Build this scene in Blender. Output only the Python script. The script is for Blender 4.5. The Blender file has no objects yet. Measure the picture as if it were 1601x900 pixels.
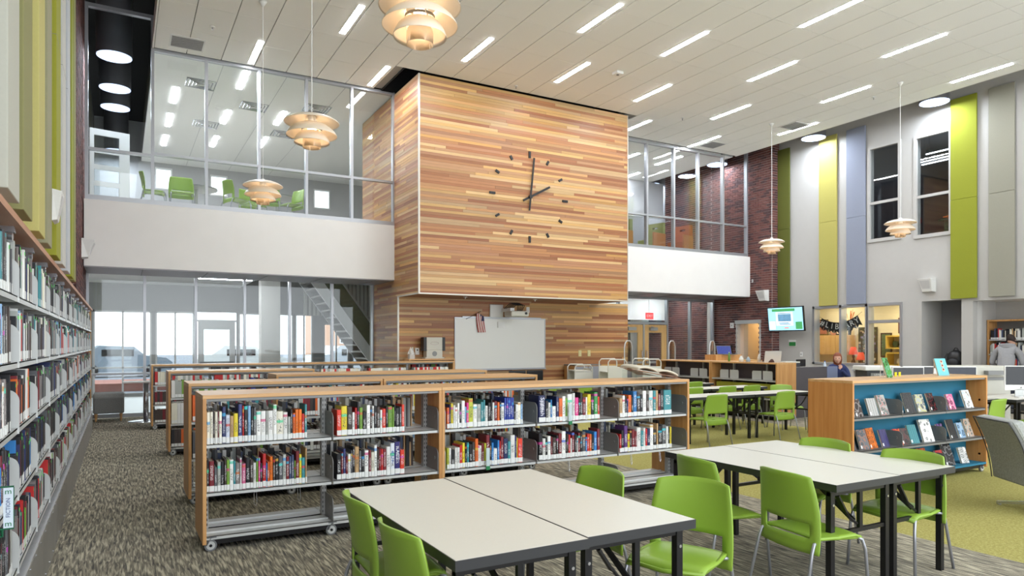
import bpy, bmesh, math, random
from mathutils import Vector, Matrix
random.seed(7)
PI = math.pi
S = bpy.context.scene
COL = S.collection

# ------------------------------------------------------------------ camera
CAMZ, YAW = 1.6, math.atan(613 / 1085.0)
cd = bpy.data.cameras.new('camera'); cam = bpy.data.objects.new('camera', cd); COL.objects.link(cam)
cam.location = (0, 0, CAMZ); cam.rotation_euler = (PI / 2, 0, -YAW)
cd.sensor_width = 36.0; cd.lens = 36.0 * 1085 / 1601; cd.shift_y = (537 - 450) / 1601.0
cd.clip_start = 0.05; cd.clip_end = 300
S.camera = cam
# ------------------------------------------------------------------ world, exposure
W = bpy.data.worlds.new('sky'); S.world = W; W.use_nodes = True
bg = W.node_tree.nodes['Background']; bg.inputs[0].default_value = (0.90, 0.95, 1.0, 1); bg.inputs[1].default_value = 2.3
S.view_settings.view_transform = 'Standard'; S.view_settings.look = 'None'
S.view_settings.gamma = 1; S.view_settings.use_curve_mapping = False
S.view_settings.exposure = 0.66
STRIP = 60.0      # recessed strip lights
# ------------------------------------------------------------------ helpers
def lin(c):
    return tuple(((v / 255.0) / 12.92 if v / 255.0 <= 0.04045 else ((v / 255.0 + 0.055) / 1.055) ** 2.4) for v in c) + (1,)
def M(name, rgb, rough=0.6, metal=0.0, emit=None, spec=0.5, noise=0.0, nscale=40, bump=0.0, objcol=False):
    m = bpy.data.materials.new(name); m.use_nodes = True
    nt = m.node_tree; b = nt.nodes['Principled BSDF']
    b.inputs['Roughness'].default_value = rough; b.inputs['Metallic'].default_value = metal
    b.inputs['Specular IOR Level'].default_value = spec
    b.inputs['Base Color'].default_value = lin(rgb)
    src = None
    if objcol:
        oi = nt.nodes.new('ShaderNodeObjectInfo'); src = oi.outputs['Color']
    if noise or bump:
        tc = nt.nodes.new('ShaderNodeTexCoord'); n = nt.nodes.new('ShaderNodeTexNoise')
        n.inputs['Scale'].default_value = nscale; n.inputs['Detail'].default_value = 4
        nt.links.new(tc.outputs['Object'], n.inputs['Vector'])
        if noise:
            mx = nt.nodes.new('ShaderNodeMix'); mx.data_type = 'RGBA'; mx.blend_type = 'MULTIPLY'; mx.inputs[0].default_value = 1
            r = nt.nodes.new('ShaderNodeMapRange'); r.inputs[3].default_value = 1 - noise; r.inputs[4].default_value = 1 + noise
            nt.links.new(n.outputs[0], r.inputs[0]); nt.links.new(r.outputs[0], mx.inputs[7])
            if src: nt.links.new(src, mx.inputs[6])
            else: mx.inputs[6].default_value = lin(rgb)
            src = mx.outputs[2]
        if bump:
            bp = nt.nodes.new('ShaderNodeBump'); bp.inputs['Strength'].default_value = bump; bp.inputs['Distance'].default_value = 0.01
            nt.links.new(n.outputs[0], bp.inputs['Height']); nt.links.new(bp.outputs[0], b.inputs['Normal'])
    if src: nt.links.new(src, b.inputs['Base Color'])
    if emit:
        b.inputs['Emission Color'].default_value = lin(rgb); b.inputs['Emission Strength'].default_value = emit
    return m
def node(nt, t, **kw):
    n = nt.nodes.new(t)
    for k, v in kw.items(): setattr(n, k, v)
    return n
def ramp(nt, src, stops, interp='LINEAR'):
    r = nt.nodes.new('ShaderNodeValToRGB'); r.color_ramp.interpolation = interp
    e = r.color_ramp.elements
    while len(e) < len(stops): e.new(0.5)
    for el, (p, c) in zip(e, stops): el.position = p; el.color = lin(c)
    nt.links.new(src, r.inputs[0]); return r.outputs[0]
def glass(name, tint=(235, 242, 242), refl=0.09):
    m = bpy.data.materials.new(name); m.use_nodes = True; nt = m.node_tree; nt.nodes.clear()
    o = nt.nodes.new('ShaderNodeOutputMaterial'); t = nt.nodes.new('ShaderNodeBsdfTransparent'); g = nt.nodes.new('ShaderNodeBsdfGlossy')
    t.inputs[0].default_value = lin(tint); g.inputs['Roughness'].default_value = 0.02; g.inputs[0].default_value = (1, 1, 1, 1)
    mx = nt.nodes.new('ShaderNodeMixShader'); ge = nt.nodes.new('ShaderNodeNewGeometry')
    d = nt.nodes.new('ShaderNodeVectorMath'); d.operation = 'DOT_PRODUCT'; nt.links.new(ge.outputs['Normal'], d.inputs[0]); nt.links.new(ge.outputs['Incoming'], d.inputs[1])
    def mt(op, a, b):
        n = nt.nodes.new('ShaderNodeMath'); n.operation = op; n.use_clamp = op == 'ADD'
        for k, v in enumerate((a, b)):
            if isinstance(v, (int, float)): n.inputs[k].default_value = v
            else: nt.links.new(v, n.inputs[k])
        return n.outputs[0]
    a_ = mt('ABSOLUTE', d.outputs['Value'], 0)
    fr_ = mt('ADD', mt('MULTIPLY', mt('POWER', mt('SUBTRACT', 1.0, a_), 5.0), .9), refl)
    nt.links.new(fr_, mx.inputs[0])
    nt.links.new(t.outputs[0], mx.inputs[1]); nt.links.new(g.outputs[0], mx.inputs[2]); nt.links.new(mx.outputs[0], o.inputs[0])
    return m
def carpet(name, dark, mid, light, sx, sy, thr):
    m = M(name, mid, 0.95, spec=0.1); nt = m.node_tree; b = nt.nodes['Principled BSDF']
    tc = nt.nodes.new('ShaderNodeTexCoord'); mp = nt.nodes.new('ShaderNodeMapping'); mp.inputs['Scale'].default_value = (sx, sy, 1)
    mp.inputs['Rotation'].default_value = (0, 0, 0.12)
    n = nt.nodes.new('ShaderNodeTexNoise'); n.inputs['Scale'].default_value = 1; n.inputs['Detail'].default_value = 2.0; n.inputs['Distortion'].default_value = 0.6
    nt.links.new(tc.outputs['Object'], mp.inputs[0]); nt.links.new(mp.outputs[0], n.inputs['Vector'])
    c = ramp(nt, n.outputs[0], [(0.30, dark), (thr, mid), (0.68, light)])
    n2 = nt.nodes.new('ShaderNodeTexNoise'); n2.inputs['Scale'].default_value = 160; nt.links.new(tc.outputs['Object'], n2.inputs['Vector'])
    mx = nt.nodes.new('ShaderNodeMix'); mx.data_type = 'RGBA'; mx.blend_type = 'OVERLAY'; mx.inputs[0].default_value = 0.5
    nt.links.new(c, mx.inputs[6]); nt.links.new(n2.outputs[0], mx.inputs[7]); nt.links.new(mx.outputs[2], b.inputs['Base Color'])
    bp = nt.nodes.new('ShaderNodeBump'); bp.inputs['Strength'].default_value = 0.5; bp.inputs['Distance'].default_value = 0.006
    nt.links.new(n.outputs[0], bp.inputs['Height']); nt.links.new(bp.outputs[0], b.inputs['Normal'])
    return m
def wood(name, a, b_, rough=0.4, sc=(1.2, 26, 26), rot=(0, 0, 0), objcol=False):
    m = M(name, a, rough); nt = m.node_tree; b = nt.nodes['Principled BSDF']
    tc = nt.nodes.new('ShaderNodeTexCoord'); mp = nt.nodes.new('ShaderNodeMapping'); mp.inputs['Scale'].default_value = sc; mp.inputs['Rotation'].default_value = rot
    oi = nt.nodes.new('ShaderNodeObjectInfo')
    ad = nt.nodes.new('ShaderNodeVectorMath'); ad.operation = 'ADD'
    ml = nt.nodes.new('ShaderNodeMath'); ml.operation = 'MULTIPLY'; ml.inputs[1].default_value = 50
    nt.links.new(oi.outputs['Random'], ml.inputs[0]); nt.links.new(tc.outputs['Object'], mp.inputs[0])
    nt.links.new(mp.outputs[0], ad.inputs[0]); nt.links.new(ml.outputs[0], ad.inputs[1])
    n = nt.nodes.new('ShaderNodeTexNoise'); n.inputs['Scale'].default_value = 1; n.inputs['Detail'].default_value = 5; n.inputs['Distortion'].default_value = 0.4
    nt.links.new(ad.outputs[0], n.inputs['Vector'])
    if objcol:
        r = nt.nodes.new('ShaderNodeMapRange'); r.inputs[1].default_value = 0.3; r.inputs[2].default_value = 0.7; r.inputs[3].default_value = 0.82; r.inputs[4].default_value = 1.12
        nt.links.new(n.outputs[0], r.inputs[0])
        mx = nt.nodes.new('ShaderNodeMix'); mx.data_type = 'RGBA'; mx.blend_type = 'MULTIPLY'; mx.inputs[0].default_value = 1
        nt.links.new(oi.outputs['Color'], mx.inputs[6]); nt.links.new(r.outputs[0], mx.inputs[7]); nt.links.new(mx.outputs[2], b.inputs['Base Color'])
    else:
        nt.links.new(ramp(nt, n.outputs[0], [(0.32, b_), (0.62, a)]), b.inputs['Base Color'])
    return m
def colattr(name, rough=0.55, mottle=True):
    m = M(name, (120, 120, 120), rough); nt = m.node_tree; b = nt.nodes['Principled BSDF']
    a = nt.nodes.new('ShaderNodeAttribute'); a.attribute_name = 'Col'
    nt.links.new(a.outputs['Color'], b.inputs['Base Color']); return m
def bookmat(name):
    # cover colour per book, printed spine: title marks and bands
    m = M(name, (120, 120, 120), 0.38); nt = m.node_tree; b = nt.nodes['Principled BSDF']; L = nt.links.new
    oi = nt.nodes.new('ShaderNodeObjectInfo'); tc = nt.nodes.new('ShaderNodeTexCoord'); sp = nt.nodes.new('ShaderNodeSeparateXYZ')
    L(tc.outputs['Object'], sp.inputs[0])
    def mth(op, x, y=None, z=None):
        n = nt.nodes.new('ShaderNodeMath'); n.operation = op
        for i, v in enumerate((x, y, z)):
            if v is None: continue
            if isinstance(v, (int, float)): n.inputs[i].default_value = v
            else: L(v, n.inputs[i])
        return n.outputs[0]
    rnd = oi.outputs['Random']; z = sp.outputs['Z']; x = sp.outputs['X']; y = sp.outputs['Y']
    cb = nt.nodes.new('ShaderNodeCombineXYZ')
    L(mth('ADD', mth('MULTIPLY', x, 3.2), mth('MULTIPLY', rnd, 91)), cb.inputs[0]); L(mth('MULTIPLY', z, 38), cb.inputs[1]); L(mth('MULTIPLY', rnd, 37), cb.inputs[2])
    n = nt.nodes.new('ShaderNodeTexNoise'); n.inputs['Scale'].default_value = 1.6; n.inputs['Detail'].default_value = 1; L(cb.outputs[0], n.inputs['Vector'])
    ink = mth('GREATER_THAN', n.outputs[0], 0.54)
    lo = mth('ADD', mth('MULTIPLY', mth('FRACT', mth('MULTIPLY', rnd, 7.3)), 0.18), 0.24); hi = mth('ADD', lo, mth('ADD', mth('MULTIPLY', mth('FRACT', mth('MULTIPLY', rnd, 13.7)), 0.28), 0.26))
    win = mth('MULTIPLY', mth('GREATER_THAN', z, lo), mth('LESS_THAN', z, hi))
    win = mth('MULTIPLY', win, mth('LESS_THAN', mth('ABSOLUTE', x), 0.30))
    win = mth('MULTIPLY', win, mth('LESS_THAN', y, 0.03))
    ink = mth('MULTIPLY', mth('MULTIPLY', ink, win), 0.85)
    lum = nt.nodes.new('ShaderNodeRGBToBW'); L(oi.outputs['Color'], lum.inputs[0])
    inv = mth('SUBTRACT', 0.75, mth('MULTIPLY', mth('GREATER_THAN', lum.outputs[0], 0.25), 0.7))
    mx = nt.nodes.new('ShaderNodeMix'); mx.data_type = 'RGBA'
    L(ink, mx.inputs[0]); L(oi.outputs['Color'], mx.inputs[6]); L(inv, mx.inputs[7])
    # a contrasting band near the head of some spines
    bz = mth('ADD', mth('MULTIPLY', mth('FRACT', mth('MULTIPLY', rnd, 29.1)), 0.35), 0.6)
    band = mth('MULTIPLY', mth('LESS_THAN', mth('ABSOLUTE', mth('SUBTRACT', z, bz)), 0.045), mth('GREATER_THAN', mth('FRACT', mth('MULTIPLY', rnd, 5.9)), 0.6))
    hsv = nt.nodes.new('ShaderNodeHueSaturation'); L(mth('FRACT', mth('MULTIPLY', rnd, 3.1)), hsv.inputs['Hue']); hsv.inputs['Color'].default_value = lin((205, 120, 60))
    m2 = nt.nodes.new('ShaderNodeMix'); m2.data_type = 'RGBA'; L(mth('MULTIPLY', band, 0.8), m2.inputs[0]); L(mx.outputs[2], m2.inputs[6]); L(hsv.outputs[0], m2.inputs[7])
    L(m2.outputs[2], b.inputs['Base Color']); return m

class MB:
    def __init__(s): s.v = []; s.f = []; s.m = []; s.c = []
    def add(s, vs, fs, mi=0, col=None):
        o = len(s.v); s.v += [tuple(p) for p in vs]
        for f in fs: s.f.append(tuple(i + o for i in f)); s.m.append(mi); s.c.append(col)
        return s
    def box(s, x0, y0, z0, x1, y1, z1, mi=0, col=None):
        if x0 > x1: x0, x1 = x1, x0
        if y0 > y1: y0, y1 = y1, y0
        if z0 > z1: z0, z1 = z1, z0
        return s.add([(x0, y0, z0), (x1, y0, z0), (x1, y1, z0), (x0, y1, z0), (x0, y0, z1), (x1, y0, z1), (x1, y1, z1), (x0, y1, z1)],
                     [(0, 3, 2, 1), (4, 5, 6, 7), (0, 1, 5, 4), (1, 2, 6, 5), (2, 3, 7, 6), (3, 0, 4, 7)], mi, col)
    def bar(s, a, b, w, h=None, mi=0, up=(0, 0, 1)):
        a = Vector(a); b = Vector(b); d = (b - a).normalized(); h = h or w
        u = Vector(up)
        if abs(d.dot(u)) > 0.95: u = Vector((1, 0, 0))
        sx = d.cross(u).normalized() * w / 2; sz = sx.cross(d).normalized() * h / 2
        vs = [p + i * sx + j * sz for p in (a, b) for i, j in ((-1, -1), (1, -1), (1, 1), (-1, 1))]
        return s.add(vs, [(0, 1, 2, 3), (7, 6, 5, 4), (0, 4, 5, 1), (1, 5, 6, 2), (2, 6, 7, 3), (3, 7, 4, 0)], mi)
    def tube(s, pts, r, n=8, mi=0, closed=False):
        pts = [Vector(p) for p in pts]; k = len(pts); rings = []
        prev = None
        for i, p in enumerate(pts):
            d = ((pts[(i + 1) % k] if (i < k - 1 or closed) else p) - (pts[i - 1] if (i > 0 or closed) else p)).normalized()
            if prev is None:
                u = Vector((0, 0, 1)) if abs(d.z) < 0.9 else Vector((1, 0, 0))
                x = d.cross(u).normalized()
            else:
                x = (prev - d * prev.dot(d)).normalized()
            prev = x; y = d.cross(x)
            rr = r[i] if isinstance(r, (list, tuple)) else r
            rings.append([p + rr * (math.cos(2 * PI * j / n) * x + math.sin(2 * PI * j / n) * y) for j in range(n)])
        vs = [q for R in rings for q in R]; fs = []
        for i in range(k - 1 + (1 if closed else 0)):
            a = i * n; b = ((i + 1) % k) * n
            for j in range(n): fs.append((a + j, a + (j + 1) % n, b + (j + 1) % n, b + j))
        if not closed:
            fs.append(tuple(range(n - 1, -1, -1))); fs.append(tuple((k - 1) * n + j for j in range(n)))
        return s.add(vs, fs, mi)
    def lathe(s, prof, c=(0, 0, 0), n=32, mi=0):
        vs = []; fs = []; k = len(prof)
        for (r, z) in prof:
            for j in range(n): vs.append((c[0] + r * math.cos(2 * PI * j / n), c[1] + r * math.sin(2 * PI * j / n), c[2] + z))
        for i in range(k - 1):
            for j in range(n): fs.append((i * n + j, i * n + (j + 1) % n, (i + 1) * n + (j + 1) % n, (i + 1) * n + j))
        return s.add(vs, fs, mi)
    def disc(s, c, r, axis='z', n=24, th=0.0, mi=0):
        a = {'z': (1, 0, 0, 0, 1, 0, 0, 0, 1), 'y': (1, 0, 0, 0, 0, 1, 0, 1, 0), 'x': (0, 1, 0, 0, 0, 1, 1, 0, 0)}[axis]
        X = Vector(a[:3]); Y = Vector(a[3:6]); Z = Vector(a[6:]); c = Vector(c)
        vs = [c + q * Z * th / 2 + r * (math.cos(2 * PI * j / n) * X + math.sin(2 * PI * j / n) * Y) for q in (-1, 1) for j in range(n)]
        return s.add(vs, [tuple(range(n)), tuple(range(2 * n - 1, n - 1, -1))] + [(j, (j + 1) % n, n + (j + 1) % n, n + j) for j in range(n)], mi)
    def poly(s, pts, ext, mi=0):
        """prism: polygon points (3D) extruded by vector ext"""
        n = len(pts); e = Vector(ext); vs = [Vector(p) for p in pts] + [Vector(p) + e for p in pts]
        return s.add(vs, [tuple(range(n)), tuple(range(2 * n - 1, n - 1, -1))] + [(j, (j + 1) % n, n + (j + 1) % n, n + j) for j in range(n)], mi)
    def grid(s, fn, nu, nv, mi=0, skip=None):
        o = [fn(i / nu, j / nv) for j in range(nv + 1) for i in range(nu + 1)]
        fs = [(j * (nu + 1) + i, j * (nu + 1) + i + 1, (j + 1) * (nu + 1) + i + 1, (j + 1) * (nu + 1) + i) for j in range(nv) for i in range(nu) if not (skip and skip(i, j))]
        return s.add(o, fs, mi)
    def mesh(s, name, mats, smooth=False):
        me = bpy.data.meshes.new(name); me.from_pydata(s.v, [], s.f)
        for m in (mats if isinstance(mats, (list, tuple)) else [mats]): me.materials.append(m)
        if any(s.m): me.polygons.foreach_set('material_index', s.m)
        if smooth: me.polygons.foreach_set('use_smooth', [True] * len(s.f))
        if any(c is not None for c in s.c):
            ca = me.color_attributes.new('Col', 'FLOAT_COLOR', 'CORNER'); buf = []
            for f, c in zip(s.f, s.c): buf += list(c or (.5, .5, .5, 1)) * len(f)
            ca.data.foreach_set('color', buf)
        me.update(); return me
def tag(o, label=None, cat=None, group=None, kind=None):
    if label: o['label'] = label
    if cat: o['category'] = cat
    if group: o['group'] = group
    if kind: o['kind'] = kind
    return o
def link(name, me, parent=None, loc=(0, 0, 0), rot=(0, 0, 0), scale=(1, 1, 1), col=None):
    o = bpy.data.objects.new(name, me); COL.objects.link(o); o.location = loc; o.rotation_euler = rot; o.scale = scale
    if parent: o.parent = parent
    if col: o.color = col
    return o
def put(name, mb, mats, parent=None, smooth=False, bevel=0, solid=0, sub=0, **kw):
    o = link(name, mb.mesh(name, mats, smooth), parent, **kw)
    if solid:
        q = o.modifiers.new('s', 'SOLIDIFY'); q.thickness = solid; q.offset = 0
    if sub:
        q = o.modifiers.new('u', 'SUBSURF'); q.levels = q.render_levels = sub
    if bevel:
        q = o.modifiers.new('b', 'BEVEL'); q.width = bevel; q.segments = 2; q.limit_method = 'ANGLE'
    return o
def empty(name, loc=(0, 0, 0), rz=0, label=None, cat=None, group=None, kind=None):
    o = bpy.data.objects.new(name, None); COL.objects.link(o); o.location = loc; o.rotation_euler = (0, 0, rz)
    o.empty_display_size = 0.1
    return tag(o, label, cat, group, kind)
def dup(o, parent=None, **kw):
    c = o.copy(); COL.objects.link(c); c.parent = parent
    for ch in [x for x in KIDS.get(o, [])]: pass
    for ch in o.children: dup(ch, c)
    return c
KIDS = {}
def copy_at(o, loc, rz, label, group=None):
    c = dup(o); c.location = loc; c.rotation_euler = (0, 0, rz); c['label'] = label
    if group: c['group'] = group
    return c
def sbox(name, x0, y0, z0, x1, y1, z1, mat, parent=None, bevel=0):
    return put(name, MB().box(x0, y0, z0, x1, y1, z1), mat, parent, bevel=bevel)
def text(name, body, size, mat, parent, loc, rot, ext=0.001, align='CENTER'):
    cu = bpy.data.curves.new(name, 'FONT'); cu.body = body; cu.size = size; cu.extrude = ext; cu.align_x = align; cu.align_y = 'CENTER'; cu.resolution_u = 2
    t = bpy.data.objects.new(name, cu); COL.objects.link(t); bpy.context.view_layer.update()
    me = bpy.data.meshes.new_from_object(t); bpy.data.objects.remove(t); me.materials.clear(); me.materials.append(mat)
    return link(name, me, parent, loc, rot)
ORD = ['first', 'second', 'third', 'fourth', 'fifth', 'sixth', 'seventh', 'eighth', 'ninth', 'tenth', 'eleventh', 'twelfth', 'thirteenth', 'fourteenth', 'fifteenth',
       'sixteenth', 'seventeenth', 'eighteenth', 'nineteenth', 'twentieth', 'twenty-first', 'twenty-second', 'twenty-third', 'twenty-fourth', 'twenty-fifth',
       'twenty-sixth', 'twenty-seventh', 'twenty-eighth', 'twenty-ninth', 'thirtieth', 'thirty-first', 'thirty-second', 'thirty-third', 'thirty-fourth', 'thirty-fifth',
       'thirty-sixth', 'thirty-seventh', 'thirty-eighth', 'thirty-ninth', 'fortieth', 'forty-first', 'forty-second', 'forty-third', 'forty-fourth', 'forty-fifth']
# ------------------------------------------------------------------ materials
m_paint = M('white_paint', (234, 232, 228), 0.7, noise=0.03, nscale=3)
m_greywall = M('grey_wall_paint', (186, 184, 180), 0.75, noise=0.03, nscale=6, bump=0.05)
m_soffit = M('soffit_metal', (150, 148, 150), 0.4, 0.3)
m_tile = M('ceiling_tile', (243, 242, 238), 0.8, noise=0.05, nscale=60)
m_black = M('plenum_black', (12, 12, 13), 0.9)
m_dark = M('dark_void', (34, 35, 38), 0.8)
m_alu = M('aluminium', (176, 178, 182), 0.35, 0.55)
m_steel = M('grey_steel', (174, 174, 172), 0.42, 0.25)
m_shelfsteel = M('pale_steel', (200, 202, 200), 0.35, 0.2)
m_dsteel = M('dark_steel', (132, 132, 130), 0.45, 0.3)
m_chrome = M('chrome', (200, 202, 208), 0.22, 0.9)
m_kick = M('brushed_kick_plate', (140, 138, 132), 0.45, 0.25, noise=0.2, nscale=5)
m_ledge = M('polished_ledge', (205, 205, 208), 0.25, 0.45, noise=0.15, nscale=9)
m_maple = wood('maple_veneer', (214, 170, 116), (196, 148, 94), 0.38)
m_maplev = wood('maple_veneer_upright', (206, 156, 98), (188, 134, 78), 0.42, sc=(22, 22, 1.3))
m_oakorange = wood('orange_maple_upright', (206, 146, 82), (190, 126, 64), 0.42, sc=(22, 22, 1.3))
m_canopy = wood('canopy_wood', (190, 140, 108), (170, 118, 86), 0.45, sc=(20, 1.2, 20))
m_plank = wood('cedar_plank', (0, 0, 0), (0, 0, 0), 0.45, sc=(5, 1, 14), objcol=True)
m_book = bookmat('book_cover')
m_pages = M('book_pages', (214, 206, 188), 0.9)
m_lab = M('spine_label_white', (226, 228, 226), 0.6)
m_bookstuff = colattr('book_cover_mixed', 0.5)
m_white = M('white_plastic', (228, 228, 225), 0.4)
m_lamin = M('table_laminate', (216, 214, 203), 0.35, noise=0.03, nscale=90)
m_edge = M('black_table_edge', (42, 43, 45), 0.4)
m_blk = M('black_metal', (24, 24, 27), 0.32, 0.2)
m_blkp = M('black_plastic', (20, 20, 22), 0.4)
m_green = M('green_polypropylene', (140, 174, 60), 0.42, noise=0.02, nscale=300)
m_legs = M('silver_leg', (168, 170, 178), 0.3, 0.6)
m_carpet = carpet('striated_carpet', (84, 82, 80), (140, 134, 119), (198, 190, 168), 62, 5.5, 0.5)
m_gcarpet = carpet('green_carpet', (146, 139, 78), (164, 157, 92), (180, 173, 110), 60, 50, 0.5)
m_glass = glass('clear_glass', (248, 251, 251), .03)
m_glassup = glass('grey_glass', tint=(240, 243, 244), refl=0.04)
m_glassdim = glass('stair_glass', tint=(240, 246, 246), refl=0.035)
m_light = M('strip_diffuser', (246, 249, 255), 0.5, emit=STRIP)
m_tubel = M('daylight_diffuser', (205, 220, 255), 0.3, emit=1.6)
m_blue = M('blue_panel', (28, 112, 142), 0.7, noise=0.06, nscale=8)
m_mortar = M('mortar', (208, 198, 190), 0.9)
m_brick = M('brick_red', (104, 62, 56), 0.85, noise=0.35, nscale=6, objcol=False)
m_brick2 = M('brick_dark', (74, 46, 46), 0.85, noise=0.3, nscale=6)
m_shade = M('lamp_shade_enamel', (240, 226, 206), 0.35, noise=0)
m_bulb = M('lamp_bulb', (255, 226, 190), 0.5, emit=9)
m_fabric = M('grey_upholstery', (142, 144, 142), 0.95, noise=0.35, nscale=60, bump=0.4)
m_fabricl = M('grey_upholstery_light', (172, 175, 173), 0.95, noise=0.3, nscale=70, bump=0.4)
m_cream = M('office_wall', (228, 218, 184), 0.8)
m_lcab = wood('pale_cabinet', (224, 184, 122), (212, 168, 104), 0.45, sc=(18, 18, 1.2))
m_screen_off = M('screen_off', (10, 12, 16), 0.12)
m_skin = M('skin', (206, 160, 136), 0.6)
m_beige = M('beige_plastic', (206, 204, 192), 0.45)
m_concrete = M('concrete', (190, 188, 182), 0.9, noise=0.1, nscale=2)
def matc(rgb, rough=0.6, emit=None, cache={}):
    k = (rgb, rough, emit)
    if k not in cache: cache[k] = M('paint_%d_%d_%d' % rgb, rgb, rough, emit=emit)
    return cache[k]
UNIT = MB().box(-.5, -.5, -.5, .5, .5, .5)
def unit(mat, cache={}):
    if mat.name not in cache: cache[mat.name] = UNIT.mesh('unit_' + mat.name, mat)
    return cache[mat.name]
def ubox(name, x0, y0, z0, x1, y1, z1, mat, parent=None, col=None, rz=0):
    if rz: return link(name, unit(mat), parent, ((x0 + x1) / 2, (y0 + y1) / 2, (z0 + z1) / 2), (0, 0, PI / 2), (y1 - y0, x1 - x0, z1 - z0), col)
    return link(name, unit(mat), parent, ((x0 + x1) / 2, (y0 + y1) / 2, (z0 + z1) / 2), (0, 0, 0), (x1 - x0, y1 - y0, z1 - z0), col)

# ------------------------------------------------------------------ floor
fl = sbox('floor', -3, -2, -0.12, 26, 17.4, -0.01, m_carpet); tag(fl, kind='structure')
sbox('carpet_field', -0.5, -2, -0.01, 5.74, 17.1, 0.0, m_carpet, fl)
sbox('carpet_field', 5.74, -2, -0.01, 11.42, 12.4, 0.0, m_gcarpet, fl)
sbox('carpet_field', 11.42, -2, -0.01, 21, 17.1, 0.0, m_carpet, fl)
sbox('carpet_field', 5.74, 12.4, -0.01, 11.42, 17.1, 0.0, m_carpet, fl)
# ------------------------------------------------------------------ ceiling
CZ = 7.5
ce = put('ceiling', MB().box(0.59, -2, CZ + 0.03, 16.9, 14.06, CZ + 0.12).box(.59, 14.06, CZ + .03, 5.32, 15.55, CZ + .12).box(11.37, 14.06, CZ + .03, 16.9, 15.55, CZ + .12), M('ceiling_joint', (150, 148, 144), 0.9)); tag(ce, kind='structure')
pt = 0.655; py = 1.15
xs = []; x = 16.9
while x > 0.62: xs.append((max(0.59, x - pt), x)); x -= pt
y0 = 15.55
BOXL, BOXR, BOXY = 5.65, 11.37, 14.1
ny = 0
def ctile(xa, xb, ya, yb):
    ubox('ceiling_tile', xa + 0.008, ya + 0.004, CZ, xb - 0.008, yb - 0.004, CZ + 0.029, m_tile, ce)
for r in range(10):
    yb = y0 - r * py; ya = yb - py
    for xa, xb in xs:
        if yb > BOXY and xb > 5.32 and xa < BOXR + 0.0:
            if ya < BOXY - 0.05 and yb > BOXY: ctile(xa, xb, ya, BOXY - 0.04)
            continue
        ctile(xa, xb, ya, yb)
sbox('ceiling_field', 0.59, -2, CZ, 16.9, y0 - 10 * py, CZ + 0.029, m_tile, ce)
sbox('slab_edge', 0.56, -2, CZ, 0.59, 15.6, CZ + 0.35, m_paint, ce); sbox('slab_edge', 16.9, -2, CZ, 16.93, 15.6, CZ + 0.35, m_paint, ce)
sbox('slab_edge', 5.30, BOXY - .04, CZ, 5.32, 15.6, CZ + 1.2, m_black, ce); sbox('slab_edge', 5.32, 15.6, CZ, BOXR, 15.65, CZ + 1.2, m_black, ce)
rf = sbox('roof_deck', -3, -2, 8.75, 24, 26, 8.9, m_black); tag(rf, kind='structure')
# strip lights
L = {'row nearest the camera': [(11.04, 8.6), (13.68, 8.67), (16.36, 8.77)],
     'second row from the camera': [(7.58, 10.8), (9.67, 10.85), (12.3, 10.95), (14.95, 11.05)],
     'third row from the camera': [(3.68, 13.07), (6.25, 13.1), (8.57, 13.14), (10.91, 13.22), (13.54, 13.28), (16.2, 13.36)],
     'row along the glazed gallery': [(2.4, 15.42), (4.97, 15.4), (12.2, 15.4), (14.84, 15.5)]}
for row, lst in L.items():
    for i, (x, y) in enumerate(lst):
        e = empty('strip_light', (x, y, CZ - 0.003), 0, 'white recessed ceiling strip light, %s from left in the %s' % (ORD[i], row), 'ceiling light', 'recessed strip lights in the hall ceiling')
        put('diffuser', MB().box(-0.055, -1.22, -0.006, 0.055, 0, 0.0), m_light, e)
        put('trim_frame', MB().box(-0.07, -1.235, -0.003, -0.055, 0.015, 0.003).box(0.055, -1.235, -0.003, 0.07, 0.015, 0.003), m_white, e)
for i, (x, y, s_, w) in enumerate([(1.15, 15.0, 0.62, 'near the glazed gallery at upper left'), (15.3, 15.0, 0.6, 'near the brick wall'), (15.9, 12.6, 0.6, 'beside the far pendant lamp')]):
    e = empty('ceiling_grille', (x, y, CZ), 0, 'flat grey square ceiling grille ' + w, 'vent', 'ceiling grilles')
    mb = MB().box(-s_ / 2, -s_ / 2, -0.012, s_ / 2, s_ / 2, -0.001); put('frame', mb, m_white, e)
    mb = MB()
    for k in range(9): mb.box(-s_ / 2 + 0.03, -s_ / 2 + 0.05 + k * (s_ - .1) / 9, -0.02, s_ / 2 - 0.03, -s_ / 2 + 0.085 + k * (s_ - .1) / 9, -0.012)
    tag(put('grille_slats', mb, matc((150, 150, 150)), e), kind='stuff')
e = empty('occupancy_sensor', (9.42, 12.0, CZ), 0, 'small white box sensor on ceiling between strip lights', 'sensor')
put('sensor_body', MB().box(-.09, -.09, -.06, .09, .09, 0), m_white, e, bevel=.01); put('sensor_lens', MB().disc((0, 0, -.065), .03, th=.01), m_dsteel, e)
for i, (u, w) in enumerate([((4.3, 12.3), 'above the clock wall corner at left'), ((7.9, 13.8), 'close to the clock wall top'), ((12.8, 13.6), 'right of the clock wall'), ((15.7, 10.2), 'near the right pendant lamp'), ((1.5, 14.0), 'over the left gallery windows'), ((9.6, 7.4), 'near the top edge of the view')]):
    e = empty('sprinkler_head', (u[0], u[1], CZ), 0, 'tiny white sprinkler head on ceiling ' + w, 'sprinkler', 'ceiling sprinklers')
    put('sprinkler_plate', MB().disc((0, 0, -.006), .045, th=.012), m_white, e); put('nozzle', MB().tube([(0, 0, -.01), (0, 0, -.06)], .014), m_chrome, e)
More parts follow.
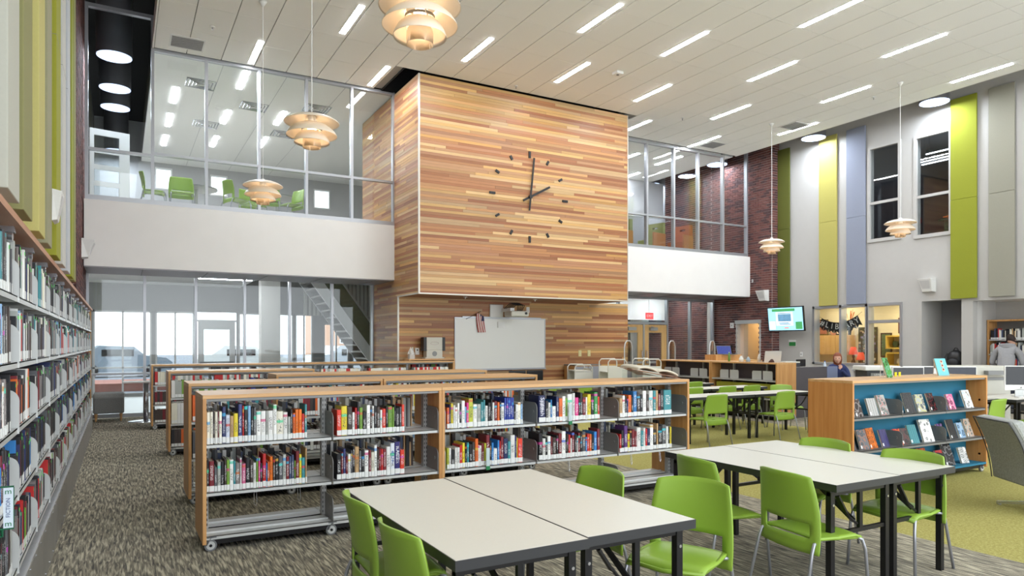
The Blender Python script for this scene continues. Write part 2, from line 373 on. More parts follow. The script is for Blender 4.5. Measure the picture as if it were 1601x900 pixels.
# daylight tubes in the dark side bays
for i, (x, y, w) in enumerate([(-0.1, 16.45, 'left gallery, lowest-hanging and nearest'), (-0.1, 18.5, 'left gallery, middle'), (-0.1, 20.0, 'left gallery, farther back'), (-0.1, 24.5, 'left gallery, farthest and smallest'),
                            (17.35, 9.7, 'grey wall, above the upper windows'), (17.35, 13.1, 'grey wall, above the yellow panel'), (17.15, 16.6, 'brick wall behind glass'), (17.2, 19.9, 'far brick wall behind the gallery glass')]):
    z = 7.5
    e = empty('daylight_tube', (x, y, z), 0, 'round daylight tube with glowing lens, ' + w, 'skylight', 'tubular skylights')
    put('tube', MB().lathe([(.33, 0), (.33, 1.25)], n=28), M('tube_metal_%d' % i, (120, 120, 124), .4, .5), e, smooth=True)
    put('lens', MB().disc((0, 0, 0.0), .32, n=28, th=.02), m_tubel, e)
    ld = bpy.data.lights.new('tube_light', 'AREA'); ld.shape = 'DISK'; ld.size = .6; ld.energy = 40; ld.color = (.82, .9, 1)
    lo = bpy.data.objects.new('tube_light', ld); COL.objects.link(lo); lo.parent = e; lo.location = (0, 0, -.03)

# ------------------------------------------------------------------ walls
def wall_cells(axis, p0, p1, a0, a1, z0, z1, holes):
    """axis 'x': wall thickness p0..p1 along X spanning a along Y."""
    A = sorted({a0, a1} | {h[0] for h in holes} | {h[1] for h in holes}); Z = sorted({z0, z1} | {h[2] for h in holes} | {h[3] for h in holes})
    mb = MB()
    for i in range(len(A) - 1):
        for j in range(len(Z) - 1):
            ca = (A[i] + A[i + 1]) / 2; cz = (Z[j] + Z[j + 1]) / 2
            if any(h[0] < ca < h[1] and h[2] < cz < h[3] for h in holes): continue
            if axis == 'x': mb.box(p0, A[i], Z[j], p1, A[i + 1], Z[j + 1])
            else: mb.box(A[i], p0, Z[j], A[i + 1], p1, Z[j + 1])
    return mb
RW = 17.9
holes = [(12.64, 13.50, 1.05, 2.66), (11.86, 12.60, 1.05, 2.66), (10.86, 11.80, 0, 2.66), (10.90, 11.75, 4.42, 6.93), (9.61, 10.47, 4.36, 6.9), (9.36, 10.33, 0, 2.68), (-4, 9.1, 0, 2.63), (15.2, 16.15, 0, 2.28)]
wr = put('wall_right', wall_cells('x', RW, RW + .2, -4, 17.4, 0, 8.75, holes), m_greywall); tag(wr, kind='structure')
sbox('alcove_lining', RW + .2, 9.1, 0, 19.05, 9.36, 2.8, m_greywall, wr); sbox('alcove_lining', RW + .2, 10.33, 0, 18.9, 10.5, 2.8, m_greywall, wr)
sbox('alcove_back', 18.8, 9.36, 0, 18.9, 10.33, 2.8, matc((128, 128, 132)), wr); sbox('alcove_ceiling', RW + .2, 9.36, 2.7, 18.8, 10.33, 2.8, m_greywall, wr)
sbox('recess_back', 18.95, -4, 0, 19.05, 9.2, 2.8, m_greywall, wr); sbox('recess_ceiling', RW + .2, -4, 2.63, 18.95, 9.1, 2.73, m_paint, wr)
mb = MB()
for y in (9.0, 10.9, 14.0): mb.box(RW - .004, y - .004, 2.7 if y < 10 else 2.68, RW, y + .004, 7.6)
# round column next to the recess
put('column', MB().lathe([(.13, 0), (.13, 2.63)], (18.2, 9.17, 0), 24), m_greywall, wr, smooth=True)
# wall panels
acou = [(14.31, 14.86, (92, 96, 34)), (12.70, 13.28, (178, 170, 92)), (11.83, 12.40, (140, 146, 162)), (8.98, 9.58, (140, 146, 40)), (8.17, 8.72, (150, 148, 134)), (6.9, 7.5, (178, 170, 92))]
names = ['dark olive', 'pale yellow', 'blue-grey', 'bright olive green', 'warm grey', 'pale mustard']
where = ['beside the brick corner', 'above the office window', 'left of the upper windows', 'right of the upper windows', 'farther right beyond the green one', 'at far right edge']
for (a, b, c), nme, wh in zip(acou, names, where):
    e = empty('wall_panel', (RW, (a + b) / 2, 2.7), 0, 'tall %s acoustic wall panel %s' % (nme, wh), 'wall panel', 'acoustic panels on the right wall')
    h = (b - a) / 2
    put('panel_board', MB().box(-.075, -h, 0, -.03, h, 2.42), M('felt_' + nme, c, .9, noise=.05, nscale=50), e, bevel=.006)
    put('panel_board', MB().box(-.075, -h, 2.426, -.03, h, 4.9), bpy.data.materials['felt_' + nme], e, bevel=.006)
    put('batten', MB().box(-.03, -h + .05, .05, 0, h - .05, 4.85), m_dsteel, e)
# left wall
wl = sbox('wall_left', -1.0, -4, 0, -0.8, 13.0, 8.75, m_greywall); tag(wl, kind='structure')
lp = [(3.6, 4.35, (188, 180, 96)), (5.25, 5.81, (190, 190, 178)), (6.05, 6.62, (146, 144, 96)), (7.14, 7.68, (198, 190, 120)), (7.95, 8.42, (160, 158, 128)), (9.0, 9.62, (160, 162, 56)), (9.95, 10.5, (206, 206, 200)), (10.85, 11.4, (198, 202, 206)), (11.7, 12.25, (150, 156, 50)), (12.4, 12.8, (150, 150, 96))]
lname = ['mustard', 'light stone grey', 'dark olive', 'pale yellow', 'khaki grey', 'bright olive green', 'off-white', 'cool white', 'leaf green', 'dull olive']
for i, ((a, b, c), nme) in enumerate(zip(lp, lname)):
    e = empty('wall_panel', (-.8, (a + b) / 2, 2.56), 0, 'tall %s acoustic panel on the left wall, %s from the near end' % (nme, ORD[i]), 'wall panel', 'acoustic panels on the left wall')
    h = (b - a) / 2
    put('panel_board', MB().box(.06, -h, 0, .2, h, 5.0), M('felt_left_' + nme, c, .9, noise=.05, nscale=50), e, bevel=.006)
    put('batten', MB().box(0, -h + .05, .04, .06, h - .05, 4.95), m_dsteel, e)
    put('seam_strip', MB().box(.06, -h - .001, 2.4, .201, h + .001, 2.405), m_dsteel, e)
# brick walls
def bricks(par, axis, p, a0, a1, z0, z1, holes, n_ind=0, sign=-1, mort=True, order=None):
    """bricks laid on plane at p facing sign along axis"""
    cells = []
    r = 0; z = z0
    while z < z1 - 0.03:
        a = a0 - (0.105 if r % 2 else 0)
        while a < a1 - 0.01:
            lo = max(a, a0) + .005; hi = min(a + .21, a1) - .005
            if hi - lo > 0.03:
                cm = (lo + hi) / 2
                if not any(h[0] < cm < h[1] and h[2] < z + .03 < h[3] for h in holes): cells.append((lo, hi, z + .005, min(z + .07, z1)))
            a += .21
        z += .075; r += 1
    if order: cells.sort(key=order)
    stuff = MB(); rr = random.Random(3)
    for i, (lo, hi, za, zb) in enumerate(cells):
        d = rr.uniform(.008, .014); q0, q1 = (p + sign * d, p) if sign < 0 else (p, p + d)
        mt = rr.choice([m_brick, m_brick, m_brick2])
        bx = (q0, lo, za, q1, hi, zb) if axis == 'x' else (lo, q0, za, hi, q1, zb)
        if i < n_ind: ubox('brick', *bx, mt, par)
        else: stuff.box(*bx, mi=0 if mt is m_brick else 1)
    if stuff.f: tag(put('brick_courses', stuff, [m_brick, m_brick2], par), kind='stuff')
bh = [(15.2, 16.15, 0, 2.28)]
wb = put('wall_brick', wall_cells('x', 17.585, 17.9, 14.75, 17.3, 0, 8.7, bh), m_mortar); tag(wb, kind='structure')
bricks(wb, 'x', 17.585, 14.75, 17.3, 0.03, 8.6, bh, 240, order=lambda c: (c[0] + abs(c[2] - 2.6) * .5))
bricks(wb, 'y', 14.75, 17.585, 17.9, 0.03, 8.6, [])
wb2 = sbox('wall_brick_gallery', 17.6, 17.3, 4.4, 17.9, 19.6, 8.7, m_mortar); tag(wb2, kind='structure')
bricks(wb2, 'x', 17.6, 17.3, 19.6, 4.45, 8.6, [])
wb3 = sbox('wall_brick_left', -.9, 13.0, 0, -.63, 17.2, 8.75, m_mortar); tag(wb3, kind='structure')
bricks(wb3, 'x', -.63, 13.0, 17.1, 0.03, 8.6, [], 0, 1)
bricks(wb3, 'y', 13.0, -.8, -.6, 0.9, 8.6, [], 115, order=lambda c: abs(c[2] - 4))

# ------------------------------------------------------------------ gallery: fascia, glass
FY = 15.6
for n_, (xa, xb) in {'fascia_left': (-.6, 5.64), 'fascia_right': (11.4, 17.57)}.items():
    f = put('wall_' + n_, MB().box(xa, FY, 3.1, xb, FY + .15, 4.38), m_paint); tag(f, kind='structure')
    put('soffit_panel', MB().box(xa, FY + .02, 3.08, xb, 17.12, 3.1), m_soffit, f)
    mb = MB()
    k = xa + 1.0
    while k < xb: mb.box(k - .008, FY + .03, 3.072, k + .008, 17.1, 3.08); k += 1.2
    put('soffit_joint', mb, m_dsteel, f)
sl = sbox('floor_gallery', -.6, FY + .15, 4.1, 17.57, 26, 4.38, matc((196, 192, 182))); tag(sl, kind='structure')
def glazing(name, y, xs_, zs, head, base, gm, skip=()):
    f = empty(name, (0, 0, 0)); tag(f, kind='structure')
    w = .028
    for i, x in enumerate(xs_):
        if i in skip: continue
        sbox('mullion', x - w, y - .05, zs[0], x + w, y + .07, zs[-1], m_alu, f)
    for i in range(len(xs_) - 1):
        for j, z in enumerate(zs):
            hh = head if j == len(zs) - 1 else (base if j == 0 else .05)
            sbox('rail', xs_[i] + w, y - .045, z - (hh if j == len(zs) - 1 else (0 if j == 0 else hh / 2)), xs_[i + 1] - w, y + .065, z + (0 if j == len(zs) - 1 else (hh if j == 0 else hh / 2)), m_alu, f)
        for j in range(len(zs) - 1):
            sbox('pane', xs_[i] + w, y, zs[j] + .02, xs_[i + 1] - w, y + .008, zs[j + 1] - .02, gm, f)
    return f
glazing('window_1', FY + .05, [.57, 1.56, 2.60, 3.60, 4.62, 5.62], [4.38, 5.4, 7.52], .07, .09, m_glassup, skip=(0,))
glazing('window_2', FY + .05, [-.56, .57], [4.38, 5.36, 8.16], .07, .09, m_glassup)
glazing('window_3', FY + .05, [12.42 - 1.0, 12.42, 13.33, 14.37, 15.35, 16.40], [4.38, 5.34, 7.48], .07, .09, m_glassup, skip=(5,))
glazing('window_4', FY + .05, [16.40, 17.45], [4.38, 5.34, 8.3], .07, .09, m_glassup)
# lower glass
GY = 17.15
glazing('window_5', GY, [-.6, .47, 1.49, 2.53, 3.55, 4.57, 5.62], [0.02, .95, 3.2], .08, .08, m_glass)
dw = [11.4, 12.5, 13.48]
glazing('window_6', GY, dw, [0.02, 3.1], .1, .08, m_glassdim)
glazing('window_7', GY, [15.46, 16.47, 17.5], [0.02, 3.1], .1, .08, m_glassdim)
glazing('window_8', GY, [13.48, 15.46], [2.22, 3.1], .08, .07, m_glassdim, skip=(0, 1))
# double doors
for i, (a, b) in enumerate([(13.51, 14.44), (14.5, 15.43)]):
    d = empty('door_%d' % (i + 1), (a, GY, 0)); tag(d, kind='structure'); w = b - a
    st = .19
    put('door_leaf', wall_cells('y', -.02, .025, 0, w, .01, 2.2, [(st, w - st, .28, 1.95)]), m_lcab, d)
    put('door_glass', MB().box(st, 0, .28, w - st, .006, 1.95), m_glassdim, d)
    put('door_closer', MB().box(.2 if i else .3, -.1, 2.02, .5 if i else .62, -.02, 2.12).bar((.4, -.08, 2.1), (.15, -.2, 2.14), .02), m_steel, d)
    put('push_bar', MB().box(.05, -.09, .98, w - .05, -.05, 1.04).box(.08, -.06, .97, .12, -.02, 1.05).box(w - .12, -.06, .97, w - .08, -.02, 1.05), m_steel, d)
    hx = w - .07 if i == 0 else .07
    put('door_handle', MB().tube([(hx, -.02, 1.12), (hx, -.08, 1.14), (hx, -.08, 1.36), (hx, -.02, 1.38)], .012), m_chrome, d)
sbox('door_post', 14.44, GY - .05, 0, 14.5, GY + .07, 2.22, m_alu, bpy.data.objects['window_8'])

# ------------------------------------------------------------------ timber volume with planks
PAL = [(222, 170, 112), (204, 144, 92), (184, 120, 76), (232, 192, 136), (212, 156, 102), (194, 134, 88), (226, 178, 112), (202, 152, 108), (220, 166, 96), (178, 112, 72), (220, 180, 132), (198, 142, 102), (230, 184, 116)]
def planks(par, plane, p, a0, a1, z0, z1, ph=0.062, lmin=1.1, lmax=3.2, sign=-1):
    """plane 'y': face at Y=p, boards along X; plane 'x': face at X=p, boards along Y"""
    z = z1; rr = random.Random(int(p * 10) + int(z1 * 7)); n = 0
    while z > z0 + .01:
        zb = z; za = max(z0, z - ph); z = za
        a = a0 - rr.uniform(0, .9)
        while a < a1:
            b = a + rr.uniform(lmin, lmax); lo = max(a, a0); hi = min(b, a1); a = b
            if hi - lo < .04: continue
            c = rr.choice(PAL); k = rr.uniform(.80, .95); c = tuple(min(255, v * k) for v in c); g_ = sum(c) / 3; c = tuple(g_ + (v - g_) * 1.0 for v in c)
            t = rr.uniform(.018, .022); q = (p, p + t)
            if plane == 'y': o = ubox('plank', lo + .0012, p - t, za + .0012, hi - .0012, p, zb - .0012, m_plank, par, lin(c))
            else: o = ubox('plank', p - t, lo + .0012, za + .0012, p, hi - .0012, zb - .0012, m_plank, par, lin(c), rz=1)
            n += 1
    return n
BZ = 2.71
cw = sbox('wall_clock', BOXL, BOXY, BZ, BOXR, 17.4, 7.46, M('plank_backing', (70, 46, 30), .9)); tag(cw, kind='structure')
planks(cw, 'y', BOXY, BOXL, BOXR, BZ, 7.46, lmin=1.2, lmax=3.6)
cws = sbox('wall_clock_side', BOXL + .001, BOXY + .01, BZ, BOXL + .05, 17.2, 7.46, bpy.data.materials['plank_backing']); tag(cws, kind='structure')
planks(cws, 'x', BOXL, BOXY, 17.1, BZ, 7.46, lmin=1.0, lmax=2.4)
wlow = sbox('wall_back', BOXL, 15.39, 0, 12.42, 15.6, BZ, bpy.data.materials['plank_backing']); tag(wlow, kind='structure')
planks(wlow, 'y', 15.39, BOXL, 12.42, 0.5, BZ, lmin=.9, lmax=2.6)
wls = sbox('wall_back_side', BOXL, 15.39, 0, BOXL + .05, 17.2, BZ, bpy.data.materials['plank_backing']); tag(wls, kind='structure')
planks(wls, 'x', BOXL, 15.39, 17.1, 0.6, BZ, lmin=.8, lmax=2.0)
t1 = put('trim_1', MB().box(BOXL - .025, BOXY - .03, BZ - .01, BOXL + .012, BOXY + .005, 7.46).box(BOXL - .02, BOXY - .035, BZ - .03, BOXR, BOXY, BZ).box(BOXR - .01, BOXY - .03, BZ, BOXR + .012, BOXY, 7.46)
         .box(BOXL - .03, BOXY, BZ - .03, BOXL, 15.39, BZ).box(BOXL - .025, 15.36, 0, BOXL + .01, 15.4, BZ), M('corner_trim', (206, 200, 188), .4, .3)); tag(t1, kind='structure')
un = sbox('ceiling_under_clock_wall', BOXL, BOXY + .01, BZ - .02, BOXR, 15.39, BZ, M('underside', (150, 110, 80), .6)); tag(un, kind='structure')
sbox('wall_right_of_timber', BOXR, BOXY + .02, BZ, BOXR + .05, 17.4, 7.46, bpy.data.materials['plank_backing'])['kind'] = 'structure'
# clock
ck = empty('wall_clock_face', (8.43, BOXY - .03, 5.06), 0, 'large numberless wall clock of black hands and bars on planked wall, showing two', 'clock')
mk = []
for h in range(12):
    a = h * PI / 6; r = 1.0; big = h % 3 == 0; ln = .085 if big else .06
    c = Vector((r * math.sin(a), 0, r * math.cos(a))); d = Vector((math.sin(a), 0, math.cos(a)))
    put('hour_mark', MB().bar(c - d * ln * .9, c + d * ln * .9, .055, .03, up=(0, 1, 0)), m_blkp, ck)
def hand(nm, ang, l1, l2, w, yy):
    d = Vector((math.sin(ang), 0, math.cos(ang))); put(nm, MB().bar(-d * l2 + Vector((0, yy, 0)), d * l1 + Vector((0, yy, 0)), w, .015, up=(0, 1, 0)), m_blkp, ck)
hand('minute_hand', math.radians(6), .93, .33, .04, -.05); hand('hour_hand', math.radians(62), .62, .22, .05, -.03)
put('hub', MB().disc((0, -.04, 0), .045, 'y', th=.05), m_blkp, ck)

# ------------------------------------------------------------------ books
def book_mesh():
    mb = MB()
    # spine faces -Y; unit size: x -.5...5, y 0..1, z 0..1 ; rounded spine
    prof = [(-.5, .05), (-.42, .012), (-.2, 0), (.2, 0), (.42, .012), (.5, .05)]
    outer = prof + [(.5, 1), (.40, 1), (.40, .07), (-.40, .07), (-.40, 1), (-.5, 1)]
    n = len(outer); vs = [(x, y, 0) for x, y in outer] + [(x, y, 1) for x, y in outer]
    fs = [(j, (j + 1) % n, n + (j + 1) % n, n + j) for j in range(n)]
    # caps split in quads (U shape)
    for off, fl_ in ((0, True), (n, False)):
        for q in ((0, 1, 10, 11), (0, 0, 0, 0)): pass
        caps = [(0, 11, 10, 9), (5, 8, 7, 6), (0, 9, 8, 5), (0, 5, 4, 3), (0, 3, 2, 1)]
        for c in caps: fs.append(tuple(off + i for i in (c if fl_ else c[::-1])))
    mb.add(vs, fs, 0)
    mb.box(-.40, .07, .02, .40, .96, .975, 1)
    return mb
BOOK = book_mesh().mesh('book', [m_book, m_pages])
LABM = MB().add([(-.47, -.012, 0), (-.2, -.022, 0), (.2, -.022, 0), (.47, -.012, 0), (-.47, -.012, 1), (-.2, -.022, 1), (.2, -.022, 1), (.47, -.012, 1), (-.47, .05, 0), (.47, .05, 0), (-.47, .05, 1), (.47, .05, 1)],
               [(0, 1, 5, 4), (1, 2, 6, 5), (2, 3, 7, 6), (8, 0, 4, 10), (3, 9, 11, 7), (0, 8, 9, 3, 2, 1), (4, 5, 6, 7, 11, 10)]).mesh('spine_label', m_lab)
CN = {'c': ((232, 228, 210), 'cream'), 'n': ((66, 54, 50), 'dark brown'), 'm': ((128, 120, 118), 'mottled grey'), 'b': ((58, 64, 120), 'dark blue'), 'L': ((214, 222, 238), 'pale blue'),
      't': ((190, 156, 112), 'tan'), 'y': ((226, 206, 50), 'yellow'), 'N': ((36, 46, 92), 'navy'), 'r': ((196, 40, 40), 'red'), 'k': ((30, 30, 34), 'black'), 'l': ((140, 178, 214), 'light blue'),
      'w': ((228, 228, 224), 'white'), 'g': ((176, 180, 174), 'grey'), 'o': ((224, 104, 38), 'orange'), 'O': ((236, 120, 30), 'bright orange'), 'T': ((60, 142, 150), 'teal'), 'G': ((120, 164, 60), 'green'),
      'd': ((66, 78, 110), 'slate blue'), 'p': ((214, 108, 150), 'pink'), 'P': ((222, 60, 140), 'magenta'), 'B': ((50, 128, 196), 'bright blue'), 's': ((90, 92, 96), 'charcoal'),
      'R': ((222, 62, 42), 'scarlet'), 'A': ((226, 232, 240), 'white test-prep'), 'Q': ((50, 44, 110), 'navy test-prep'), 'Y': ((190, 196, 60), 'olive yellow'), 'V': ((44, 66, 160), 'royal blue'),
      'u': ((90, 50, 120), 'purple'), 'W': ((238, 238, 234), 'bright white'), 'S': ((30, 38, 84), 'navy dictionary'), 'Z': ((60, 160, 80), 'green and white'), 'x': ((120, 32, 42), 'maroon')}
USED = set()
def book(x, y, z, w, d, h, ck_, label, group, rz=0, lab=True, lean=0, parent=None, col=None):
    c = col or CN[ck_][0]; j = random.uniform(.92, 1.06); c = tuple(min(255, v * j) for v in c)
    o = link('book', BOOK, None, (x, y, z), (0, lean, rz), (w, d, h), lin(c))
    tag(o, label, 'book', group)
    if lab: link('spine_label', LABM, o, (0, 0, .02), (0, 0, 0), (1, 1, .028 / h + .06))
    return o
def stuff_books(mb, x0, x1, yf, z, sgn=1, hmin=.19, hmax=.27, axis='x', fill=1.0, pal=None, labels=True, wmin=.012, wmax=.036):
    """row of books joined: spine at yf, depth going +sgn. axis 'y': row runs along Y, spine toward +X when sgn=-1"""
    x = x0; end = x0 + (x1 - x0) * fill
    while x < end - .012:
        w = random.uniform(wmin, wmax); w = min(w, end - x); h = random.uniform(hmin, hmax); d = random.uniform(.15, .2)
        c = lin(CN[random.choice(pal or 'kkkknnswwwggcrxxtbdNlmgoTyG')][0]); yo = random.uniform(0, .012)
        a, b = yf + sgn * yo, yf + sgn * (d + yo); g = .0008
        if axis == 'x': mb.box(x + g, a, z, x + w - g, b, z + h, 0, c); mb.box(x + .003, a + sgn * .004, z + h, x + w - .003, b, z + h + .001, 0, lin((205, 198, 182)))
        else: mb.box(a, x + g, z, b, x + w - g, z + h, 0, c)
        if labels:
            e = .0012
            if axis == 'x': mb.box(x + .002, a - sgn * e, z + .008, x + w - .002, a, z + .05, 0, lin((228, 230, 228)))
            else: mb.box(a - sgn * e, x + .002, z + .008, a, x + w - .002, z + .05, 0, lin((228, 230, 228)))
        x += w
# ------------------------------------------------------------------ double-faced mobile bookcases
def bookend_mb(x, yf, z, d=.26, h=.2, th=.005, sgn=1):
    """rounded steel bracket plate in the YZ plane, front edge at yf"""
    r = .06; pts = [(x, yf, z - .03), (x, yf + sgn * d, z - .03), (x, yf + sgn * d, z + h)]
    for k in range(7):
        a = PI / 2 * k / 6; pts.append((x, yf + sgn * (r - r * math.sin(a)), z + h - r + r * math.cos(a)))
    return MB().poly(pts, (th, 0, 0)).disc((x - .002, yf + sgn * .07, z + h * .55), .014, 'x', 14, .01)
def caster(par, x, y, r=.045):
    mb = MB().disc((x, y, r), r, 'y', 20, .022); mb.disc((x, y, r), r * .72, 'y', 16, .028, 1).disc((x, y, r), r * .25, 'y', 10, .04, 2)
    mb.bar((x - .03, y - .02, r * 1.1), (x + .005, y - .02, .115), .02, .006).bar((x - .03, y + .02, r * 1.1), (x + .005, y + .02, .115), .02, .006).box(x - .03, y - .03, .105, x + .04, y + .03, .115)
    return put('caster', mb, [M_CAST, m_shelfsteel, m_blk], par)
M_CAST = M('caster_grey', (128, 130, 132), .35, .4)
SH = (.12, .455, .825)
def bookcase(name, x0, yf, bays, bw, label, group, back=None, D=.60, H=1.205, brackets='R', upmat=None, levels=SH, open_bottom=True, slim_back=False):
    e = empty(name, (x0, yf, 0), 0, label, 'bookcase', group)
    Wd = bays * bw; t = .028
    for xx in (0, Wd - t): put('side_panel', MB().box(xx, 0, .06, xx + t, D, H - .03), upmat or m_maplev, e, bevel=.003)
    put('top_panel', MB().box(0, 0, H - .03, Wd, D, H), m_maple, e, bevel=.003)
    put('base_frame', MB().box(t, .03, .05, Wd - t, D - .03, .105), m_blk, e)
    ps = [t + .02] + [i * bw for i in range(1, bays)] + [Wd - t - .02]
    for x in ps:
        mb = MB().box(x - .02, D / 2 - .028, .1, x + .02, D / 2 + .028, H - .03)
        for k in range(26):
            z = .14 + k * .04
            for sx in (-.010, .010):
                mb.box(x + sx - .003, D / 2 - .0295, z, x + sx + .003, D / 2 - .028, z + .02, 1)
        put('upright_post', mb, [m_steel, m_blkp], e)
    put('top_rail', MB().box(t, D / 2 - .02, H - .075, Wd - t, D / 2 + .02, H - .03).box(t, .015, H - .05, Wd - t, .03, H - .03), m_dsteel, e)
    for b in range(bays):
        xa = b * bw + (t if b == 0 else .004); xb = (b + 1) * bw - (t if b == bays - 1 else .004)
        for li, z in enumerate(levels):
            for s in (0, 1):
                ya, yb = (.012, D / 2 - .03) if s == 0 else (D / 2 + .03, D - .012)
                mb = MB().box(xa, ya, z - .006, xb, yb, z)
                yl = ya if s == 0 else yb - .003
                mb.box(xa, yl, z - .028, xb, yl + .003, z)
                if li == 0: mb.box(xa, ya + .10, z, xb, ya + .102, z + .012)
                put('shelf_board', mb, m_shelfsteel, e)
                if s == 0 and back:
                    mb = MB().box(xa, D / 2 - .024, z - .2, xb, D / 2 - .02, z + .16); put('back_panel', mb, back, e)
            if 'L' in brackets or b > 0: put('bracket_plate', bookend_mb(xa + .002, .004, z, D / 2 - .04), m_steel if b == 0 else m_dsteel, e)
            if (b == bays - 1) : put('bracket_plate', bookend_mb(xb - .01, .004, z, D / 2 - .04), m_dsteel, e)
    if levels:
        for x in (.06, Wd / 2 if bays == 2 else Wd / 3, Wd - .06): 
            for y in (.04, D - .04): caster(e, x, y)
        if bays == 2: pass
    return e
def book_hooks(par, x, z):
    put('wire_support', MB().tube([(x, .05, z - .01), (x, .04, z - .13), (x + .012, .04, z - .145), (x + .022, .045, z - .12), (x + .02, .06, z - .01)], .0025, 5), m_chrome, par)
seqs = {
 (0, 2): "c22.26 c20.26 n10.26 c20.26 x8.26 c20.26 N25.30 L28.23 t24.22 y30.24 b28.33 r12.30 k25.30 l22.30 k18.28 s18.28 w32.25 w34.25 g16.25 w36.25 W26.30 c46.24 w32.23 g20.19 k16.25 o18.22 O24.25 O24.25 r20.21 T18.29",
 (0, 1): "k16.26 x36.25 s20.20 g24.24 k24.24 n16.26 G20.25 W28.25 T14.24 m30.22 w14.26 p28.21 k30.26 n22.24 w22.21 G16.25 P14.25 k16.20 r26.28 B10.20 o16.21 O24.25 n16.25 k26.24 s30.25 g26.26 x22.24 d18.24 d20.25 G12.20 x26.28 y20.25 T26.22 t14.30",
 (1, 2): "R34.23 y46.26 n38.25 w20.20 r16.24 k18.29 G26.24 k30.20 W28.26 n14.24 w18.25 k20.25 n26.24 w18.21 R28.22 k18.24 G34.24 G16.23 k12.25 k30.22 s18.23 R22.25",
 (1, 1): "k38.23 x18.24 b22.27 x18.20 w26.22 s16.25 k18.28 t38.28 s22.24 k26.25 w38.24 x20.24 c28.22 w26.28 n18.24 x18.24 r20.24 x28.24 w36.26 A40.29 Q50.30 R40.22",
 (2, 2): "o22.20 N12.23 y20.24 w18.22 w20.20 w18.24 k18.23 W30.26 l14.20 P18.24 Y40.28 w36.22 g32.22 T24.24 T16.26 w26.20 k26.23 k14.26 w20.23 x26.24 o22.23 k14.24 w30.22 V18.27 V18.27 V18.27 V18.27 V18.27 k16.20 w22.20 c28.22 l16.20",
 (2, 1): "Y18.20 w18.20 k30.18 w16.20 w26.20 r22.22 y22.24 k16.24 T18.24 k28.22 n24.24 o28.27 w14.20 w14.20 x24.22 Y18.22 x32.30 k14.24 B18.22 w34.16 B18.24 r12.23 x26.27 N40.25 T24.22 W42.28 b12.27 y12.25 R44.24",
 (3, 2): "S62.28 k24.22 w22.20 B14.23 w34.16 N26.26 o32.24 w30.26 G18.24 W46.28 w24.29 P34.24 k16.23 k24.29 x28.24 w16.24 y34.27 k30.25 Z36.29 R18.24",
 (3, 1): "k36.28 w26.22 k20.23 w30.24 x16.23 n34.22 k20.24 x30.26 W38.28 k12.23 n14.25 r18.24 w16.20 x26.26 k20.24 w12.20 x22.25 k18.24 s34.26 B14.20 r22.23 o22.23 k24.22 B30.25 x26.28",
 (4, 2): "t34.21 w28.24 k24.23 b16.20 o38.24 k20.22 B44.28 n40.26 k30.24 W44.28 n30.24 w50.28 T36.28 t30.28 x28.24 k40.28 T96.28",
 (4, 1): "r22.20 k30.24 u42.29 y24.20 k26.24 x36.24 x24.22 w50.26 T30.22 w26.25 r18.24 N36.24 W42.28 k38.22 t18.29 k50.26 s48.27 w30.25 k20.24 y20.24"}
bayname = ['left end', 'second', 'middle', 'fourth', 'right end']
levn = {2: 'upper shelf', 1: 'middle shelf'}
m_clearw = m_white
FYB = 5.77
bcA = bookcase('mobile_bookcase', .549, FYB, 2, .992, 'front left low maple mobile bookcase on casters, two bays of nonfiction', 'front run of low mobile bookcases', brackets='')
bcB = bookcase('mobile_bookcase', 2.535, FYB, 3, 1.0, 'front right low maple mobile bookcase, three bays, atlas stand on top', 'front run of low mobile bookcases', brackets='L')
BX = [.549, 1.541, 2.535, 3.535, 4.535]; SC = [1.0, .972, .985, .985, .78]
zn = {2: .825, 1: .455}
bigtxt = {}
for (b, lv), s in seqs.items():
    x = BX[b] + (.032 if b in (0, 2) else .016)
    if b > 0: x += .03
    toks = s.split(); tot = sum(int(t[1:].split('.')[0]) for t in toks)
    avail = {0: .76, 1: .60, 2: .80, 3: .74, 4: .72}[b]
    k = avail / (tot / 1000.0)
    for i, t in enumerate(toks):
        c = t[0]; wv, hv = t[1:].split('.'); w = int(wv) / 1000.0 * k; h = min(int(hv) / 100.0 * .95, .30); d = random.uniform(.16, .21)
        sz = 'thick ' if w > .033 else ('slim ' if w < .016 else '')
        lb = '%s%s book, %s from left, %s, %s bay of front bookcase row' % (sz, CN[c][1], ORD[i], levn[lv], bayname[b])
        o = book(x + w / 2, FYB + .03 + random.uniform(0, .006), zn[lv], w - .0012, d, h, c, lb, 'books on the front mobile bookcases')
        if c == 'A': bigtxt['A'] = (o, w, h)
        if c == 'Q': bigtxt['Q'] = (o, w, h)
        if c == 'S': bigtxt['S'] = (o, w, h)
        if c == 'Z': bigtxt['Z'] = (o, w, h)
        x += w
def spine_text(key, body, size, rgb, zf, rot90, nm):
    o, w, h = bigtxt[key]
    t = text(nm, body, size, matc(rgb), None, (o.location.x, o.location.y - .002, o.location.z + h * zf), (PI / 2, PI / 2 if rot90 else 0, 0), .0006)
    t.parent = o; t.matrix_parent_inverse = Matrix.Diagonal((o.scale[0], o.scale[1], o.scale[2], 1)).inverted() @ Matrix.Translation(-o.location)
spine_text('A', 'A\nC\nT', .042, (30, 90, 170), .55, False, 'spine_title')
spine_text('Q', 'ACT', .045, (235, 235, 240), .6, True, 'spine_title')
spine_text('S', 'Spanish', .062, (235, 235, 245), .58, True, 'spine_title')
